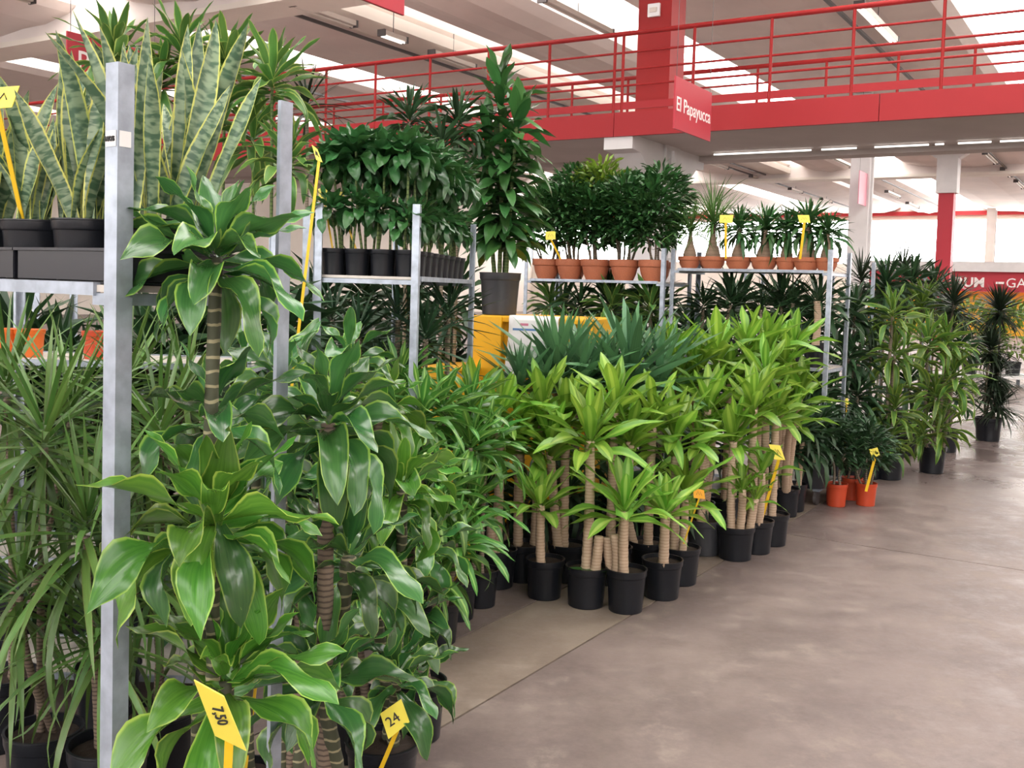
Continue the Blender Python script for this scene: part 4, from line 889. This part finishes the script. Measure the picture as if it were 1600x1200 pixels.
price_tag('yellow price tag in the terracotta bowl beside the big dracaena', [(852, 362), (868, 361), (868, 374), (853, 375)], 8.45, foot=at(876, 405, 8.5), wd=.015)
price_tag('yellow price tag on the left part of the ponytail palm shelf', [(1125, 336), (1146, 336), (1144, 349), (1124, 348)], 7.75, foot=at(1134, 404, 7.8), wd=.018)
price_tag('yellow price tag in the fattest ponytail bowl near the right pole', [(1246, 336), (1264, 336), (1266, 348), (1249, 348)], 7.45, foot=at(1250, 405, 7.5), wd=.018)
# shaded plants on the lower shelves of these trolleys
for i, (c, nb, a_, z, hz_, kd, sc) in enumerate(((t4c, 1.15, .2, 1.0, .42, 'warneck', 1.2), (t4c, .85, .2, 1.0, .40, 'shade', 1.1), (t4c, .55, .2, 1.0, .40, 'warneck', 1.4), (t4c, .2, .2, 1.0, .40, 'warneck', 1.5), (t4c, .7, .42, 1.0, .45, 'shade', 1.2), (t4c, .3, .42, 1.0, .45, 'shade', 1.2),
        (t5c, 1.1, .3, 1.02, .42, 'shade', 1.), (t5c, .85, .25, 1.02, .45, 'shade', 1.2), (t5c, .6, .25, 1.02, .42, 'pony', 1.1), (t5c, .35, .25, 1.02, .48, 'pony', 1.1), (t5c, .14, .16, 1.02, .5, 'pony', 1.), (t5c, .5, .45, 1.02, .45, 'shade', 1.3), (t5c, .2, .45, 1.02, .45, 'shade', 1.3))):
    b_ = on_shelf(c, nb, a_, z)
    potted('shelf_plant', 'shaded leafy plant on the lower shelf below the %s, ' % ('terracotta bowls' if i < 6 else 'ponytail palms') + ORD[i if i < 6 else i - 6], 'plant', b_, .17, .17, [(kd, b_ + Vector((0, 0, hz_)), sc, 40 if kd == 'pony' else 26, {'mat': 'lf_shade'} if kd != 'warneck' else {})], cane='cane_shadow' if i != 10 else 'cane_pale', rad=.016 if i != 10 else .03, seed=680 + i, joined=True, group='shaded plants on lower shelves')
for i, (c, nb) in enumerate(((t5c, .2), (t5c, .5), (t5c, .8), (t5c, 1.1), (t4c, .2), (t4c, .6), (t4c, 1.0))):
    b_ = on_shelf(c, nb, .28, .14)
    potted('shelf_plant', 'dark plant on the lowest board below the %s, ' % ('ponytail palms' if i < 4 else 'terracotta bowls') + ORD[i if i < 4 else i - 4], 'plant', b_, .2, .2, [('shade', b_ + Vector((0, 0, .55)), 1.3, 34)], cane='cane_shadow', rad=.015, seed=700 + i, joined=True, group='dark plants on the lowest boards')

# ================================================================== RIGHT END OF THE ROW
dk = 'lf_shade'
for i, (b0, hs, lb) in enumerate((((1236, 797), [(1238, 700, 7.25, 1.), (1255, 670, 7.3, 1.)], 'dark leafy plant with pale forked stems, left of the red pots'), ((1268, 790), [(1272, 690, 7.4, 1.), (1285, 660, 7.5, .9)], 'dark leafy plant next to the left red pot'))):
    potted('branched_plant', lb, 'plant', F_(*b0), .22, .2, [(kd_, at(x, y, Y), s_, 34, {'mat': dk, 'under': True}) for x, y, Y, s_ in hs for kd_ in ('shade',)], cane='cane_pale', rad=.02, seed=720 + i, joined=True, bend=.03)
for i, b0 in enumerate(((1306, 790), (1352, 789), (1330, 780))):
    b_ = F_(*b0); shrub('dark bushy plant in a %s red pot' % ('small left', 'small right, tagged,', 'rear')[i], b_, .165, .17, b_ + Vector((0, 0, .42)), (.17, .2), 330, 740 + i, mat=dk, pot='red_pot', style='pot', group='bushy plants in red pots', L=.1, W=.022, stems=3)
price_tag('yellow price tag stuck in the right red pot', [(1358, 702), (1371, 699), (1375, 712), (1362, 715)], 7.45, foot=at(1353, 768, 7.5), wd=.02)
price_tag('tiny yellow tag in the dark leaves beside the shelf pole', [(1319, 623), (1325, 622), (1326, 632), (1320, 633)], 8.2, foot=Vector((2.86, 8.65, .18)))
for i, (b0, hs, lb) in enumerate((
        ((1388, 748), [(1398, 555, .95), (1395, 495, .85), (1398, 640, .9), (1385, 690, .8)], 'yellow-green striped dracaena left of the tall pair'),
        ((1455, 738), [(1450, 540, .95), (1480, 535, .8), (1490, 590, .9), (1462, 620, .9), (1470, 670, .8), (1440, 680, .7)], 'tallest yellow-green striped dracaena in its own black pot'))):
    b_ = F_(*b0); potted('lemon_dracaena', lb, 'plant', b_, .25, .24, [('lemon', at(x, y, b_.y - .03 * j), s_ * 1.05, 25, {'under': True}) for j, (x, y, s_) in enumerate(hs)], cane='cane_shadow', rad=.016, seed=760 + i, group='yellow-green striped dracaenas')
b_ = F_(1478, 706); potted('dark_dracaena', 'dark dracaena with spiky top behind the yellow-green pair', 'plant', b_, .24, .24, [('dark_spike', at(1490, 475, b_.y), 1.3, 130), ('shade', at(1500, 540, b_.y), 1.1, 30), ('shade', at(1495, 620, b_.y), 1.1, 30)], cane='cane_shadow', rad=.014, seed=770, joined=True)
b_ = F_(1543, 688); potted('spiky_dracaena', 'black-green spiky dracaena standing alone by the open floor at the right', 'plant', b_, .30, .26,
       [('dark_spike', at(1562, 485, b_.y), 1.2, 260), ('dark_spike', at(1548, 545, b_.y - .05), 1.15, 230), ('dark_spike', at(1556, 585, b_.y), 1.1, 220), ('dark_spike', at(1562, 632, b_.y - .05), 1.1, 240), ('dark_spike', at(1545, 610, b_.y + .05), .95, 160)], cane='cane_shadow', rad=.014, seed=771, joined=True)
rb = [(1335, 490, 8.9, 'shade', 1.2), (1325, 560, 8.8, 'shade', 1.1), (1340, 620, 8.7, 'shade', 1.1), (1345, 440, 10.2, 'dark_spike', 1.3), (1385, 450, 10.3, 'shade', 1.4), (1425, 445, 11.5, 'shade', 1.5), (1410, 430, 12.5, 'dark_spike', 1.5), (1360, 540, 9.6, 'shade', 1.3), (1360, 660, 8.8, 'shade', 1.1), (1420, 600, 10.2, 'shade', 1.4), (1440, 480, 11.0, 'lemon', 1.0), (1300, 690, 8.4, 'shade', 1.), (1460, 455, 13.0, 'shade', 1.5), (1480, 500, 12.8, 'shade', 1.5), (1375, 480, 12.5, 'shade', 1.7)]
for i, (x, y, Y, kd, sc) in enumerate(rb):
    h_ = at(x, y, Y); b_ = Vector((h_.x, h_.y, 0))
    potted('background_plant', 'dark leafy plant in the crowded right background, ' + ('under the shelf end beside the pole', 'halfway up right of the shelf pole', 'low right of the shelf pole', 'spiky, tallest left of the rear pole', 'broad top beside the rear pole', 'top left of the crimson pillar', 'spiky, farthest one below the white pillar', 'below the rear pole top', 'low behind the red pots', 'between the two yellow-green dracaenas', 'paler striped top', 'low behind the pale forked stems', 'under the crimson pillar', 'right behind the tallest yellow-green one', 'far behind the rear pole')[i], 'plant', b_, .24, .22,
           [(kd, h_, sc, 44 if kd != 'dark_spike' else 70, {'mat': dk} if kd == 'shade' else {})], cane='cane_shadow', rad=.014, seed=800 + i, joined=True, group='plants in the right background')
# far stall at the right edge: pale bench and yellow-leaved plants
pb = at(1590, 590, 19.); bench = thing('plant_bench', 'long pale bench beyond the spiky dracaena at the right edge', 'bench', Vector((pb.x, pb.y, 0)))
MB().box((1., 0, pb.z + .02), (5, .9, .05)).build('bench_top', MAT['white_card'], bench)
for x in (-1.3, .2, 1.8, 3.2):
    for y in (-.38, .38): MB().box((x, y, pb.z / 2), (.05, .05, pb.z)).build('leg', MAT['zinc'], bench)
for i, x in enumerate((-.9, -.1, .8, 1.8, 2.8)):
    b_ = Vector((pb.x + x, pb.y, pb.z + .045)); shrub('yellow-leaved shrub on the far bench, ' + ORD[i], b_, .3, .25, b_ + Vector((0, 0, .75)), (.55, .6), 420, 840 + i, mat='lf_shrub_lime', L=.2, W=.06, pot='black_pot', style='pot', group='yellow-leaved shrubs on the far bench')

# ================================================================== CROWDED PLANTS IN THE SHADE BEHIND
bg = [ # px, py of the head, depth, kind, scale, where
    (20, 560, 4.2, 'shade', 1.4, 'low at the left edge'), (95, 590, 4.3, 'shade', 1.4, 'left of the nearest pole, behind the grass'), (150, 640, 4.2, 'shade', 1.4, 'close left of the nearest pole'), (230, 560, 4.2, 'shade', 1.4, 'right of the nearest pole under the shelf'), (300, 560, 4.3, 'shade', 1.4, 'behind the ringed stem'), (380, 520, 4.3, 'shade', 1.4, 'left of the second pole under the leaves'), (40, 760, 4.2, 'shade', 1.5, 'far left behind the arching grass'), (150, 800, 4.2, 'shade', 1.5, 'behind the grass beside the nearest pole'), (260, 760, 4.2, 'shade', 1.5, 'low behind the bright rosette'), (370, 740, 4.3, 'shade', 1.5, 'low between the near poles'), (450, 540, 4.6, 'shade', 1.3, 'right of the second pole'),
    (20, 960, 4.2, 'shade', 1.4, 'bottom left in the dark'), (220, 980, 4.2, 'shade', 1.4, 'bottom left behind the pot'), (330, 960, 4.2, 'shade', 1.4, 'bottom behind the lower rosette'), (440, 930, 4.2, 'shade', 1.3, 'bottom behind the second pole'), (470, 780, 4.4, 'shade', 1.4, 'behind the dark rosette'), (560, 720, 5.0, 'shade', 1.4, 'behind the pale upright leaf'), (620, 680, 5.2, 'shade', 1.4, 'left of the middle pole, low'),
    (500, 480, 7.2, 'shade', 1.6, 'far behind the small black pots, left'), (570, 470, 7.4, 'shade', 1.6, 'far behind the small black pots, middle'), (640, 480, 7.4, 'shade', 1.6, 'far behind the small black pots, right'), (705, 470, 7.6, 'shade', 1.6, 'behind the gap left of the bin'), (540, 580, 6.8, 'shade', 1.6, 'lower, behind the shaded yuccas'), (620, 590, 6.9, 'shade', 1.6, 'lower, behind the middle pole'),
    (800, 560, 7.4, 'shade', 1.3, 'behind the bin, left'), (880, 490, 9.5, 'shade', 1.5, 'behind the lower terracotta shelf, left'), (960, 500, 9.5, 'shade', 1.5, 'behind the lower terracotta shelf, middle'), (1030, 500, 9.3, 'shade', 1.5, 'behind the lower terracotta shelf, right'), (1080, 520, 8.9, 'shade', 1.4, 'behind the ponytail trolley, left'), (1150, 490, 8.8, 'shade', 1.6, 'behind the ponytail trolley, middle'), (1220, 490, 8.6, 'shade', 1.6, 'behind the ponytail trolley, right'), (1270, 520, 8.5, 'shade', 1.5, 'behind the ponytail trolley, by its right pole'),
    (860, 680, 6.7, 'shade', 1.3, 'low between bin and corn plants'), (940, 670, 6.8, 'shade', 1.3, 'low behind the yuccas'), (1010, 660, 6.9, 'shade', 1.3, 'low behind the yuccas, right'), (1080, 680, 7.0, 'shade', 1.3, 'low behind the right cluster'), (1270, 620, 8.0, 'shade', 1.3, 'below the ponytail shelf end'),
    (760, 770, 5.7, 'shade', 1.1, 'low behind the leftmost corn pot'), (825, 780, 5.8, 'shade', 1.1, 'low behind the short corn plant'), (890, 770, 5.9, 'shade', 1.1, 'low behind the long cane'), (960, 770, 6.0, 'shade', 1.1, 'low behind the foremost corn plant'), (1040, 760, 6.1, 'shade', 1.1, 'low behind the orange tag')]
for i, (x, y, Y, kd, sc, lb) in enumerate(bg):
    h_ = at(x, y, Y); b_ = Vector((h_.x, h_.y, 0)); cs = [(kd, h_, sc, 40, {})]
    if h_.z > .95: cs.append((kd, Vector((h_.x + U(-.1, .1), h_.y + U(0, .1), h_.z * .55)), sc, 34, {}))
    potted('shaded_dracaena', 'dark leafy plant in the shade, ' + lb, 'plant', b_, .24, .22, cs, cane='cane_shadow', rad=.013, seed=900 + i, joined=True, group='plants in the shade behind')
